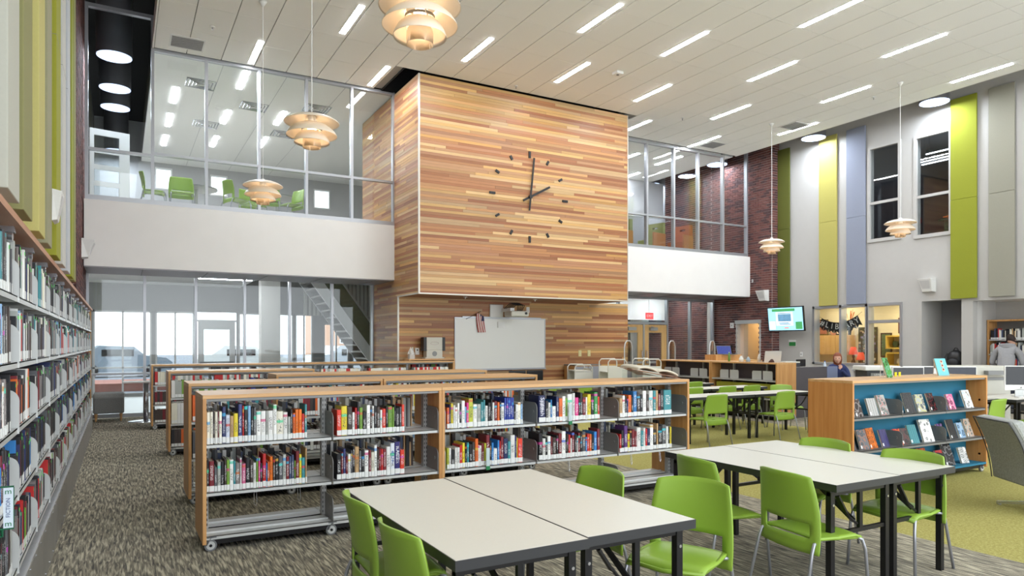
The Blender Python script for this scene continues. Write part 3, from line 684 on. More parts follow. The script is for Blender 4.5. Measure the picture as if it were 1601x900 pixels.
# dark rear-facing books on the far side of the front cases, seen from behind
for e, x0, n, bw in ((bcA, .549, 2, .992), (bcB, 2.535, 3, 1.0)):
    mb = MB()
    for b in range(n):
        for z in (.455, .825):
            stuff_books(mb, x0 + b * bw + .05, x0 + (b + 1) * bw - .06, FYB + .57, z, -1, .22, .29, pal='kknswwggcdt', fill=random.uniform(.8, .95))
    tag(put('book_rows', mb, m_bookstuff), 'books shelved on the far side of the front bookcases', 'books', kind='stuff')
for e, xs_ in ((bcA, (.38, .72, 1.25)), (bcB, (.12, .2, .95, 1.4, 2.2, 2.6))):
    for x in xs_: book_hooks(e, x, .455)
m_tealp = matc((40, 130, 120))
# green and white shelf tags hanging on book row
for i, (x, z, w_) in enumerate([(3.0, .455, 'middle bay, middle shelf'), (3.93, .825, 'fourth bay, upper shelf')]):
    e = empty('shelf_marker', (x, FYB - .005, z), 0, 'tall white shelf marker with green foot, ' + w_, 'shelf sign', 'green-footed shelf markers')
    put('marker_card', MB().box(-.018, 0, .0, .018, .004, .17), matc((190, 206, 208)), e); put('marker_foot', MB().box(-.02, -.004, -.035, .02, .002, .0), matc((20, 120, 70)), e)
# bookcases behind
bcC = bookcase('mobile_bookcase', .59, 7.55, 2, 1.0, 'second-row maple bookcase, left of two, close behind the front row', 'rear low mobile bookcases')
bcD = bookcase('mobile_bookcase', 2.60, 7.55, 2, 1.02, 'second-row maple bookcase, right one, ending near whiteboard view', 'rear low mobile bookcases')
bcE = bookcase('mobile_bookcase', 1.74, 9.2, 3, 1.01, 'third-row maple bookcase set in from the aisle', 'rear low mobile bookcases')
bcF = bookcase('mobile_bookcase', .60, 11.0, 2, 1.03, 'fourth-row maple bookcase beside the aisle holding matching sets', 'rear low mobile bookcases')
bcG = bookcase('mobile_bookcase', .51, 14.55, 6, 1.03, 'farthest long maple bookcase in front of the lobby glass', 'rear low mobile bookcases')
mb = MB()
for (x0, yf, n, bw, pals) in ((.59, 7.55, 2, 1.0, None), (2.6, 7.55, 2, 1.02, None), (1.74, 9.2, 3, 1.01, None)):
    for b in range(n):
        for z in SH[1:]:
            stuff_books(mb, x0 + b * bw + .04, x0 + (b + 1) * bw - .06, yf + .03, z, 1, .2, .28, pal=pals, fill=.85)
            stuff_books(mb, x0 + b * bw + .04, x0 + (b + 1) * bw - .06, yf + .57, z, -1, .2, .28, pal=pals, fill=.85)
for b in range(2):
    xa = .60 + b * 1.03
    stuff_books(mb, xa + .04, xa + .9, 11.03, .825, 1, .20, .27, pal='gwwkG' if b == 0 else 'VVVbxk', wmin=.03, wmax=.05)
    stuff_books(mb, xa + .04, xa + .9, 11.03, .455, 1, .29, .295, pal='ccw', wmin=.035, wmax=.045)
    stuff_books(mb, xa + .04, xa + .9, 11.03, .12, 1, .25, .255, pal='nko', wmin=.035, wmax=.045)
for b in range(6):
    xa = .51 + b * 1.03
    for z, pl in ((.12, 'nnxx'), (.455, 'nnxx'), (.825, 'wcrg')): stuff_books(mb, xa + .06, xa + .9, 14.58, z, 1, .24, .25, pal=pl, wmin=.035, wmax=.05)
tag(put('book_rows', mb, m_bookstuff), 'rows of books filling the low bookcases behind the front row', 'books', kind='stuff')
# ------------------------------------------------------------------ tall wall bookcase on the left
wbk = empty('wall_bookcase', (-.62, 3.4, 0), 0, 'long tall bookcase running down the left wall under a wooden canopy', 'bookcase')
def wput(n, mb, m, **k): 
    o = put(n, mb, m, wbk, **k); o.matrix_parent_inverse = Matrix.Translation((.62, -3.4, 0)); return o
YA, YB = .62, 14.95
wput('canopy', MB().box(-.8, YA, 2.20, -.44, YB, 2.235), m_canopy)
wput('end_panel', MB().box(-.8, YB - .03, .38, -.46, YB, 2.2), m_maplev)
wput('back_panel', MB().box(-.8, YA, .0, -.785, YB - .03, 2.2), m_dsteel)
k = YA
while k < YB - .1:
    k2 = min(k + 1.22, YB)
    mb = MB().box(-.46, k + .002, 0.0, -.44, k2 - .002, .355)
    for z in (.04, .33):
        for q in range(4): mb.disc((-.438, k + .15 + q * .3, z), .006, 'x', 8, .006, 1)
    wput('kick_plate', mb, [m_kick, m_chrome]); k = k2
wput('ledge', MB().box(-.62, YA, .355, -.436, YB, .372), m_ledge)
wput('plinth', MB().box(-.785, YA, 0, -.46, YB - .03, .355), m_blk)
bys = [1.625 + .915 * i for i in range(-1, 15)]
LV = (.445, .82, 1.165, 1.505, 1.845)
for i in range(len(bys)):
    ya = bys[i]; yb = min(ya + .915, YB - .03)
    if yb - ya < .2: continue
    if ya > 1.0:
        wput('upright_post', MB().box(-.785, ya - .025, .37, -.72, ya + .025, 2.2), m_steel)
        wput('canopy_bracket', MB().box(-.72, ya - .018, 2.13, -.5, ya + .018, 2.17).disc((-.49, ya, 2.155), .03, 'x', 14, .02).box(-.54, ya - .03, 2.17, -.47, ya + .03, 2.2), m_chrome)
    for z in LV:
        wput('shelf_board', MB().box(-.77, ya + .003, z - .006, -.46, yb - .003, z).box(-.463, ya + .003, z - .03, -.46, yb - .003, z), m_shelfsteel)
        if ya > 1.0:
            pts = [(-.76, ya, z - .03), (-.452, ya, z - .03)]
            for q in range(7):
                a = PI / 2 * q / 6; pts.append((-.452 - .06 + .06 * math.cos(a), ya, z + .14 + .06 * math.sin(a)))
            pts.append((-.76, ya, z + .2))
            wput('bracket_plate', MB().poly(pts, (0, .006, 0)).disc((-.53, ya - .001, z + .11), .02, 'y', 16, .008), m_shelfsteel)
lvl_n = {1.845: 'top', 1.505: 'second', 1.165: 'third', .82: 'fourth', .445: 'lowest'}
stf = MB(); nb = 0
pal_w = {1.845: 'kkksswwgcsnTmnN', 1.505: 'kwggmslnsTmrcwnkNs', 1.165: 'kkkssnwgxkoNnsm', .82: 'kkkkkkssnnBNNxst', .445: 'kkkssnxxgwrGkNm'}
for z in LV:
    for i, ya in enumerate(bys):
        yb = min(ya + .915, YB - .03)
        if ya < 2.6 or yb - ya < .2: continue
        fill = random.uniform(.78, .93); y = ya + .02; end = ya + (yb - ya) * fill; cnt = 0
        ind = ya < 3.5
        while y < end - .012:
            w = random.uniform(.016, .042) if ind else random.uniform(.014, .036); h = random.uniform(.20, .29); d = random.uniform(.15, .21); xo = random.uniform(0, .01); c = random.choice(pal_w[z])
            if y + w > 3.45:
                if ind and y < 4.1:
                    lb = '%s%s book, %s in bay %s, %s shelf of left wall bookcase' % ('thick ' if w > .034 else ('slim ' if w < .02 else ''), CN[c][1], ORD[cnt], {0: 'nearest', 1: 'second nearest', 2: 'third nearest', 3: 'fourth nearest'}[max(0, min(3, int(round((ya - 2.54) / .915))))], lvl_n[z])
                    book(-.468 - xo, y + w / 2, z, w - .0012, d, h, c, lb, 'books at the near end of the left wall bookcase', rz=PI / 2, lab=True)
                    nb += 1
                else:
                    cc = lin(CN[c][0]); x1 = -.468 - xo
                    stf.box(x1 - d, y + .0006, z, x1, y + w - .0006, z + h, 0, cc); stf.box(x1, y + .002, z + .008, x1 + .001, y + w - .002, z + .055, 0, lin((226, 228, 226)))
                    if random.random() < .25: stf.box(x1, y + .003, z + h - .03, x1 + .001, y + w - .003, z + h - .012, 0, lin((90, 220, 90)))
            cnt += 1
            y += w
tag(put('book_rows', stf, m_bookstuff), 'books filling the farther bays of the left wall bookcase', 'books', kind='stuff')
# green FICTION sign clipped to lowest rows
e = empty('shelf_sign', (-.44, 3.70, .80), 0, 'small green and white FICTION sign clipped to the left wall bookcase', 'shelf sign')
put('sign_card', MB().box(0, 0, 0, .036, .004, .175), matc((214, 226, 236)), e); put('sign_frame', MB().box(-.05, 0, .175, .038, .006, .182).box(-.05, 0, -.007, .038, .006, 0).box(.036, 0, 0, .039, .006, .175).tube([(-.005, .002, -.005), (-.005, .01, -.035), (-.03, .01, -.045), (-.05, .01, -.03)], .006, 6), matc((14, 92, 60)), e)
text('sign_text', 'FICTION', .022, matc((60, 80, 130)), e, (.018, -.001, .088), (PI / 2, -PI / 2, 0), .0005)
text('sign_mark', 'm', .034, matc((20, 120, 70)), e, (.018, -.001, .158), (PI / 2, 0, 0), .0005); text('sign_mark', 'm', .034, matc((20, 120, 70)), e, (.018, -.001, .018), (PI / 2, 0, 0), .0005)

# ------------------------------------------------------------------ blue display bookcase
DX, DY = 6.78, 4.64
dbc = bookcase('display_bookcase', DX, DY, 3, .895, 'orange-maple mobile bookcase with blue back displaying face-out books', None, back=None, D=.55, upmat=m_oakorange, levels=(), brackets='L')
put('blue_back', MB().box(.03, .24, .12, 2.655, .26, 1.17), m_blue, dbc)
put('blue_base', MB().box(.03, .02, .105, 2.655, .24, .118).box(.03, .0, .098, 2.655, .02, .122), m_blue, dbc)
for z in (.44, .80):
    for b in range(3):
        xa = .03 + b * .885; put('shelf_board', MB().box(xa, .012, z - .006, xa + .875, .235, z).box(xa, .012, z - .03, xa + .875, .016, z), m_dsteel, dbc)
for z in (.12, .44, .80):
    for b in range(3): put('bracket_plate', bookend_mb(.03 + (b + 1) * .878, .01, z, .22, .17), m_dsteel, dbc)
for x in (.06, 2.62):
    for y in (.04, .5): caster(dbc, x, y)
dsp = {.80: [(.10, 's', .19), (.24, 'n', .2), (.50, 'g', .2), (.70, 'g', .23), (1.02, 'k', .04), (1.20, 'k', .24), (1.42, 'g', .21), (1.66, 'k', .22), (1.9, 'N', .13), (2.06, 'p', .19), (2.44, 'W', .23)],
       .44: [(.12, 'n', .2), (.34, 's', .22), (.50, 'O', .23), (.72, 'b', .2), (.98, 'r', .19), (1.10, 'n', .19), (1.28, 'T', .22), (1.56, 'W', .27), (1.86, 'u', .2), (2.10, 'k', .24), (2.28, 'l', .19), (2.46, 'g', .23)],
       .12: [(.3, 'w', .15), (.66, 'w', .22), (.88, 'N', .2), (1.17, 'k', .17), (1.30, 's', .2), (1.50, 'o', .25), (1.84, 'r', .2), (2.02, 'k', .27), (2.34, 'w', .2)]}
lvn = {.80: 'top', .44: 'middle', .12: 'bottom'}
def cover_mat(i, base):
    m = M('book_jacket_%d' % i, base, .18); nt = m.node_tree; b = nt.nodes['Principled BSDF']
    tc = node(nt, 'ShaderNodeTexCoord'); n = node(nt, 'ShaderNodeTexVoronoi' if i % 3 else 'ShaderNodeTexWave'); n.inputs['Scale'].default_value = (14 if i % 3 else 6) + i % 5
    ofs = node(nt, 'ShaderNodeMapping'); ofs.inputs['Location'].default_value = (i * 1.7, i * .6, 0); nt.links.new(tc.outputs['Object'], ofs.inputs[0]); nt.links.new(ofs.outputs[0], n.inputs['Vector'])
    rr = random.Random(i); o1 = CN[rr.choice('wkgroyTlxc')][0]
    c = ramp(nt, n.outputs[0], [(0, base), (.3, tuple(v * .45 for v in base)), (.45, base), (.56, tuple((v + w) / 2 for v, w in zip(base, o1))), (.68, base)])
    nt.links.new(c, b.inputs['Base Color']); return m
ii = 0
for z, lst in dsp.items():
    for j, (x, c, h) in enumerate(lst):
        ii += 1; w = h * .68
        lb = '%s face-out book leaning on the %s shelf of the blue display, %s from left' % (CN[c][1], lvn[z], ORD[j])
        e = empty('display_book', (DX + x, DY + .075, z + .002), random.uniform(-.12, .12), lb, 'book', 'face-out books on the blue display')
        cm = cover_mat(ii, CN[c][0]); tl = -.32
        a = put('front_cover', MB().box(-w / 2, 0, 0, w / 2, .003, h), cm, e); p_ = put('page_block', MB().box(-w / 2 + .003, .003, .003, w / 2 - .004, .02, h - .003), m_pages, e); q_ = put('back_cover', MB().box(-w / 2, .02, 0, w / 2, .023, h), matc(CN[c][0], .3), e)
        sp_ = put('cover_sticker', MB().box(-w / 2 + .006, -.001, .012, -w / 2 + .03, 0, .045), m_lab, e)
        for o in (a, p_, q_, sp_): o.rotation_euler = (tl, 0, 0)
for (x, lab, col, col2, hh, rz) in ((1.02, 'green patterned book propped on top of the blue display bookcase', (70, 150, 60), (225, 225, 215), .24, .1), (2.13, 'turquoise book with round pictures propped on top of the display bookcase', (110, 195, 205), (150, 90, 60), .22, -.15)):
    e = empty('propped_book', (DX + x, DY + .22, 1.205), rz, lab, 'book'); w = hh * (.5 if x < 2 else .85)
    c = put('front_cover', MB().box(-w / 2, 0, 0, w / 2, .004, hh), cover_mat(50 if x < 2 else 51, col) if x < 2 else matc(col, .3), e); c.rotation_euler = (-.3, 0, 0)
    c = put('page_block', MB().box(-w / 2 + .004, .004, .003, w / 2 - .004, .022, hh - .004), m_pages, e); c.rotation_euler = (-.3, 0, 0)
    put('stand_wire', MB().tube([(-w / 3, -.01, .003), (-w / 3, .10, .003), (-w / 3, .09, hh * .7)], .004, 6).tube([(w / 3, -.01, .003), (w / 3, .10, .003), (w / 3, .09, hh * .7)], .004, 6), m_white, e)
    if x > 2:
        for k in range(3): c = put('cover_picture', MB().disc((.01, -.002, hh * (.8 - .23 * k)), .024, 'y', 16, .003), matc((224, 190, 170)), e); c.rotation_euler = (-.3, 0, 0); c = put('cover_picture', MB().disc((.01, -.004, hh * (.8 - .23 * k) + .004), .012, 'y', 12, .003), matc((120, 60, 40)), e); c.rotation_euler = (-.3, 0, 0)
# ------------------------------------------------------------------ tables
def table(x0, y0, w, l, label, group, along='y', H=.74):
    e = empty('folding_table', (x0, y0, 0), 0, label, 'table', group)
    W_, L_ = (w, l) if along == 'y' else (l, w)
    put('tabletop', MB().box(.004, .004, H - .006, W_ - .004, L_ - .004, H), m_lamin, e)
    put('edge_band', MB().box(0, 0, H - .045, W_, .006, H - .001).box(0, L_ - .006, H - .045, W_, L_, H - .001).box(0, .006, H - .045, .006, L_ - .006, H - .001).box(W_ - .006, .006, H - .045, W_, L_ - .006, H - .001), m_edge, e)
    put('under_board', MB().box(.006, .006, H - .045, W_ - .006, L_ - .006, H - .006), m_blk, e)
    for s in (0, 1):
        o = .06 if s == 0 else l - .10
        def P(a, b, z): return (a, b, z) if along == 'y' else (b, a, z)
        def bx(mb, a0, b0, z0, a1, b1, z1): p, q = P(a0, b0, z0), P(a1, b1, z1); mb.box(*p, *q); return mb
        for a in (.03, w - .068): 
            put('leg', bx(MB(), a, o, 0.0, a + .038, o + .038, H - .06), m_blk, e)
            mb = MB(); put('leg_bolt', mb.disc(P(a + .019, o - .003, H - .14), .008, 'y' if along == 'y' else 'x', 10, .006), m_chrome, e)
        mb = MB(); bx(mb, .03, o + .006, H - .085, w - .03, o + .032, H - .047); bx(mb, .068, o + .008, .40, w - .068, o + .032, .425); bx(mb, w * .5, o + .008, .425, w * .5 + .03, o + .032, H - .08)
        put('leg_frame', mb, m_blk, e)
        oi = o + .02; dd = .3 if s == 0 else -.3
        put('folding_brace', MB().bar(P(w * .42, oi + dd, H - .05), P(w * .5, oi + .03 * (1 if s == 0 else -1), .46), .012, .03).bar(P(w * .18, oi, H - .09), P(w * .30, oi, H - .2), .03, .012).tube([P(w * .30, oi, H - .19), P(w * .36, oi, H - .24), P(w * .48, oi, .45)], .009, 6), m_blk, e)
    return e
G1 = 'white-topped folding tables in the reading area'
table(1.155, 2.5, .65, 1.58, 'front white-topped folding table, left half of the nearest pair', G1)
table(1.81, 2.52, .65, 1.58, 'front white-topped folding table, right half of the nearest pair', G1)
table(3.79, 2.70, .655, 1.52, 'white-topped folding table, left half of the right-hand pair', G1)
table(4.45, 2.71, .655, 1.52, 'white-topped folding table, right half of the right-hand pair', G1)
for (x, y, lb) in ((7.83, 8.2, 'far table row nearest the camera, left table'), (9.37, 8.2, 'far table row nearest the camera, right table'), (8.25, 9.6, 'middle far table row, left table'), (9.79, 9.6, 'middle far table row, right table'), (9.75, 11.0, 'rearmost far table beside the long counter shelves')):
    table(x, y, .6, 1.52, 'white-topped folding table, ' + lb, 'far rows of folding tables', along='x')
# ------------------------------------------------------------------ chairs
def make_chair():
    e = empty('stacking_chair', (0, 0, 0), 0, 'x', 'chair', 'x')
    # faces +Y; origin at floor centre
    def back(u, v):
        s = 2 * u - 1; z = .335 + .482 * v
        wid = .242 - .03 * v * v + .012 * math.sin(v * PI)
        y = -.20 - .07 * v + .065 * s * s * (0.5 + .5 * v) + .02 * math.sin(v * PI)
        zz = z - (.018 * abs(s) ** 3 if v > .98 else 0)
        return (s * wid, y, zz)
    NU, NV = 16, 16
    def skip(i, j):
        s = (i + .5) / NU; return .125 < s < .875 and 3 <= j <= 5
    o = put('backrest', MB().grid(back, NU, NV, skip=skip), m_green, e, smooth=True, solid=.012)
    def seat(u, v):
        s = 2 * u - 1; y = -.172 + .387 * v
        wid = .215 + .015 * math.sin(v * PI)
        z = .432 - .012 * (1 - s * s) * math.sin(PI * min(1, v * 1.1)) - (.035 * ((v - .8) / .2) ** 2 if v > .8 else 0) - .01 * s ** 4
        return (s * wid, y, z)
    put('seat', MB().grid(seat, 12, 12), m_green, e, smooth=True, solid=.014)
    put('seat_rim', MB().tube([(-.2, -.16, .425), (-.22, 0, .42), (-.205, .2, .405), (0, .225, .395), (.205, .2, .405), (.22, 0, .42), (.2, -.16, .425)], .012, 6), m_green, e, smooth=True)
    for s in (-1, 1):
        put('leg', MB().tube([(s * .20, .16, .415), (s * .215, .205, .39), (s * .222, .225, .33), (s * .235, .245, .0)], .0105, 8), m_legs, e, smooth=True)
        put('leg', MB().tube([(s * .20, -.10, .415), (s * .222, -.185, .40), (s * .225, -.205, .35), (s * .245, -.285, .0)], .0105, 8), m_legs, e, smooth=True)
        put('seat_rail', MB().tube([(s * .20, -.10, .415), (s * .205, .03, .413), (s * .20, .16, .415)], .0105, 8), m_legs, e, smooth=True)
    return e
CH = make_chair(); first = True
def chair(x, y, face, label, group, z=0):
    """x,y = centre of the top of the backrest, face = heading angle (deg) the sitter looks, from +X ccw"""
    global first
    a = math.radians(face); dx, dy = math.cos(a), math.sin(a)
    loc = (x + .265 * dx, y + .265 * dy, z); rz = a - PI / 2
    if first:
        CH.location = loc; CH.rotation_euler = (0, 0, rz); CH['label'] = label; CH['group'] = group; first = False; return CH
    return copy_at(CH, loc, rz, label, group)
g = 'green stacking chairs around the near tables'
chair(1.02, 3.56, -3, 'green chair tucked at left side of nearest table, farther of two', g)
chair(1.00, 2.88, 3, 'green chair at left side of nearest table, closest to camera', g)
chair(2.95, 3.02, 205, 'green chair pulled out at the right of the nearest table', g)
chair(2.70, 3.53, 182, 'green chair tucked behind the nearest table, only backrest top showing', g)
chair(3.44, 3.60, -8, 'green chair at left side of right table, farther of two', g)
chair(3.56, 2.95, -8, 'green chair at left side of right table, nearer of two, back to camera', g)
chair(5.12, 3.72, 185, 'green chair beyond the right table, left one beside display bookcase', g)
chair(5.13, 3.0, 185, 'green chair at the far right side of the right table', g)
g2 = 'green chairs in the far table rows'
chair(8.08, 7.75, 90, 'green chair at first far table, left of two with backs to camera', g2)
chair(9.66, 7.75, 90, 'green chair at first far table, right of two beside display bookcase', g2)
chair(9.0, 9.2, 90, 'green chair at middle far table, leftmost, mostly hidden by bookcase', g2)
chair(9.85, 9.2, 90, 'green chair at middle far table, centre one', g2)
chair(10.5, 9.2, 90, 'green chair at middle far table, rightmost', g2)
chair(10.4, 10.62, 90, 'green chair at the rearmost far table', g2)
chair(11.05, 9.1, 250, 'green chair turned sideways at right end of first far table', g2)
chair(12.0, 5.0, 93, 'green chair at the computer table, right edge of view', g2)
chair(10.95, 5.15, 93, 'green chair at the computer table just right of display bookcase', g2)
# ------------------------------------------------------------------ pendant lamps
def shell(prof_, t=.006):
    up = [(r, z) for r, z in prof_]; dn = [(r, z - t) for r, z in reversed(prof_)]
    return up + dn + [up[0]]
def make_lamp():
    e = empty('pendant_lamp', (0, 0, 0), 0, 'x', 'pendant lamp', 'tiered pendant lamps')
    put('cord', MB().tube([(0, 0, .19), (0, 0, 3.28)], .006, 6), m_white, e)
    put('ceiling_rose', MB().lathe([(0, 3.20), (.02, 3.2), (.05, 3.25), (.07, 3.28), (0, 3.28)], n=18), m_white, e, smooth=True)
    put('socket_cap', MB().lathe([(0, .22), (.03, .22), (.05, .17), (.05, .10), (0, .10)], n=18), m_white, e, smooth=True)
    put('top_shade', MB().lathe(shell([(.05, .185), (.12, .182), (.2, .168), (.27, .143), (.32, .112), (.332, .10)]), n=40), m_shade, e, smooth=True)
    put('middle_shade', MB().lathe(shell([(.125, .085), (.17, .075), (.22, .045), (.27, .0), (.30, -.045), (.305, -.055)]), n=40), m_shade, e, smooth=True)
    put('lower_shade', MB().lathe(shell([(.115, -.015), (.15, -.03), (.18, -.065), (.205, -.11), (.215, -.145)]), n=36), m_shade, e, smooth=True)
    put('bottom_shade', MB().lathe(shell([(.10, -.085), (.108, -.12), (.108, -.205)]), n=28), m_shade, e, smooth=True)
    put('reflector_ring', MB().lathe([(.118, .0), (.122, .0), (.122, .022), (.118, .022), (.118, 0)], n=24), m_dsteel, e)
    mb = MB()
    for k in range(3):
        a = k * 2 * PI / 3 + .5; c, s = math.cos(a), math.sin(a); mb.tube([(.06 * c, .06 * s, .17), (.13 * c, .13 * s, .06), (.12 * c, .12 * s, -.02), (.105 * c, .105 * s, -.1)], .004, 5)
    put('strut_wires', mb, m_white, e)
    put('bulb', MB().lathe([(0, .10), (.03, .09), (.05, .05), (.055, .01), (.05, -.04), (.03, -.07), (0, -.08)], n=18), m_bulb, e, smooth=True)
    return e
lamp0 = make_lamp()
for i, (x, y, w) in enumerate([(.0, .0, 'largest, at the top edge of the view'), (0, 0, 'second nearest, in front of the left gallery glass'), (2.15, 12.55, 'left gallery, third and lower in view'), (15.36, 9.34, 'in front of the grey wall upper windows'), (15.22, 12.78, 'in front of the brick corner')]):
    if i == 0:
        u, D = 656, 5.6
    elif i == 1: u, D = 487, 8.55
    if i < 2:
        a = (u - 800) / 1085.0; fwx, fwy, rx, ry = math.sin(YAW), math.cos(YAW), math.cos(YAW), -math.sin(YAW); x = D * (fwx + a * rx); y = D * (fwy + a * ry)
    o = lamp0 if i == 0 else dup(lamp0)
    o.location = (x, y, 4.22); o['label'] = 'cream tiered pendant lamp, ' + w

# ------------------------------------------------------------------ things on the back timber wall
WY = 15.39 - .022
e = empty('whiteboard', (8.37, WY, 1.6), 0, 'wide whiteboard in thin aluminium frame on the lower timber wall', 'whiteboard')
put('board_surface', MB().box(-1.28, -.02, -.62, 1.28, 0, .62), matc((230, 230, 224), .25), e)
put('board_frame', MB().box(-1.3, -.03, .62, 1.3, 0, .645).box(-1.3, -.03, -.645, 1.3, 0, -.62).box(-1.3, -.03, -.62, -1.28, 0, .62).box(1.28, -.03, -.62, 1.3, 0, .62), m_alu, e)
put('pen_tray', MB().box(-1.3, -.08, -.66, 1.3, -.02, -.645), m_alu, e); put('map_rail', MB().box(-1.1, -.045, .64, 1.15, -.02, .67), m_alu, e)
e = empty('projector', (8.45, WY, 2.42), 0, 'grey short-throw projector with tangled cables on wall bracket above whiteboard', 'projector')
put('wall_plate', MB().box(-.42, -.05, -.16, -.05, 0, .16), m_white, e, bevel=.01); put('bracket_arm', MB().box(-.1, -.5, -.02, .02, 0, .06), m_white, e)
put('projector_body', MB().box(-.2, -.75, -.16, .3, -.35, -.02), m_beige, e, bevel=.04); put('lens', MB().disc((.2, -.76, -.08), .03, 'y', 14, .03), m_blkp, e)
rr = random.Random(5); mb = MB()
for k in range(5): mb.tube([(-.15 + .05 * k, -.3, .05), (-.1 + .06 * k, -.5, .16 + .03 * rr.random()), (.05 + .05 * k, -.6, .12), (.1 + .03 * k, -.5, -.02)], .012, 5)
tag(put('cable_bundle', mb, m_blkp, e), kind='stuff')
put('pen_box', MB().box(-.2, -.05, -.42, .0, -.02, -.27), m_white, e)
e = empty('wall_flag', (7.72, WY - .02, 2.2), 0, 'small striped flag drooping from a stick over whiteboard top left', 'flag')
put('flag_stick', MB().tube([(-.35, -.02, .0), (.05, -.04, .2)], .006, 6), m_blkp, e)
def fl_(u0, u1, v0, v1): return lambda u, v: ((u0 + (u1 - u0) * u) * .2 - .08 + .05 * (v0 + (v1 - v0) * v) ** 2, -.05 + .015 * math.sin(9 * (u0 + (u1 - u0) * u) + 3 * v), .16 - .48 * (v0 + (v1 - v0) * v) - .08 * (u0 + (u1 - u0) * u) * (1 - v))
for k in range(9): put('flag_stripe', MB().grid(fl_(k / 9, (k + 1) / 9, 0, 1), 1, 10), matc((176, 60, 60)) if k % 2 == 0 else matc((232, 226, 218)), e, solid=.002)
put('flag_canton', MB().grid(lambda u, v: (lambda p: (p[0], p[1] - .004, p[2]))(fl_(.45, 1, 0, .42)(u, v)), 4, 6), matc((44, 48, 84)), e, solid=.002)
e = empty('reading_stand_radio', (6.42, 15.15, 1.25), 0, 'pale two-part media player box with black speaker ends on small bookcase', 'speaker')
e.name = 'media_player'
put('player_body', MB().box(-.2, -.1, .2, .2, .1, .5), m_beige, e, bevel=.01); put('speaker_end', MB().box(-.27, -.1, .18, -.2, .1, .5), m_blkp, e); put('speaker_end', MB().box(.2, -.1, .18, .27, .1, .5), m_blkp, e)
put('player_base', MB().box(-.24, -.11, 0, .24, .11, .03).box(-.2, -.1, .03, .2, .1, .2), m_beige, e, bevel=.006)
put('logo_ring', MB().tube([(.1 * math.cos(a * PI / 8), -.104, .36 + .035 * math.sin(a * PI / 8)) for a in range(16)], .004, 5, closed=True), matc((190, 170, 170)), e); put('cone', MB().disc((0, -.102, .115), .06, 'y', 18, .01), m_dsteel, e)
e = empty('small_bookcase', (5.75, 14.95, 0), 0, 'small maple bookcase of paperbacks against lower timber wall, left of whiteboard', 'bookcase')
put('side_panel', MB().box(0, 0, 0, .03, .38, 1.22), m_maplev, e); put('side_panel', MB().box(1.12, 0, 0, 1.15, .38, 1.22), m_maplev, e); put('top_panel', MB().box(0, 0, 1.22, 1.15, .38, 1.25), m_maple, e)
put('back_panel', MB().box(.03, .36, 0, 1.12, .38, 1.22), m_maplev, e)
for z in (.1, .5, .98): put('shelf_board', MB().box(.03, 0, z, 1.12, .36, z + .025), m_maple, e)
SBK = MB(); x = 5.83; k = 0
for c in 'rrrkNwkgwkxoxkGGGrkNwwwwwN':
    w = random.uniform(.028, .042); SBK.box(x + .001, 14.98, 1.005, x + w - .001, 15.13, 1.005 + random.uniform(.14, .17), 0, lin(CN[c][0])); x += w; k += 1
tag(put('book_rows', SBK, m_bookstuff), 'small paperbacks in the little bookcase by the timber wall', 'books', kind='stuff')
e = empty('tissue_box', (5.86, 15.1, 1.25), 0, 'crumpled white tissue standing out of a box on small bookcase', 'tissue box')
put('box_body', MB().box(-.06, -.06, 0, .06, .06, .1), matc((200, 196, 190)), e); put('tissue', MB().grid(lambda u, v: ((u - .5) * .18 * (1 - v * .6), .03 * math.sin(7 * u + 4 * v), .09 + .16 * v + .03 * math.sin(9 * u)), 7, 5), m_white, e, solid=.003)
e = empty('wall_phone', (6.1, WY, 1.42), 0, 'small white intercom box on timber wall beside the media player', 'intercom')
put('intercom_body', MB().box(-.05, -.04, -.08, .05, 0, .08), m_white, e, bevel=.006); put('intercom_lens', MB().disc((0, -.042, .03), .018, 'y', 12, .006), m_blkp, e)
for i, x in enumerate((10.78, 11.08)):
    e = empty('wall_switch', (x, WY, 1.34), 0, 'cream switch plate at right end of timber wall, %s of two' % ('left' if i == 0 else 'right'), 'switch', 'switch plates on timber wall')
    put('plate', MB().box(-.05, -.01, -.08, .05, 0, .08), matc((216, 206, 150)), e, bevel=.004); put('toggle', MB().box(-.012, -.02, -.02, .012, -.01, .02), matc((226, 218, 170)), e)
e = empty('wall_outlet', (9.15, WY, 2.47), 0, 'white outlet plate right of the projector', 'outlet'); put('plate', MB().box(-.045, -.012, -.07, .045, 0, .07), m_white, e); put('socket', MB().box(-.015, -.015, -.045, .015, -.012, -.01).box(-.015, -.015, .01, .015, -.012, .045), m_beige, e)
for i, (x, y) in enumerate(((7.0, 14.6), (8.9, 14.6))):
    e = empty('sprinkler_head', (x, y, BZ - .02), 0, 'tiny sprinkler head under the clock wall overhang, %s' % ('left' if i == 0 else 'right'), 'sprinkler', 'overhang sprinklers'); put('nozzle', MB().disc((0, 0, -.005), .05, th=.01).tube([(0, 0, 0), (0, 0, -.05)], .014), m_white, e)
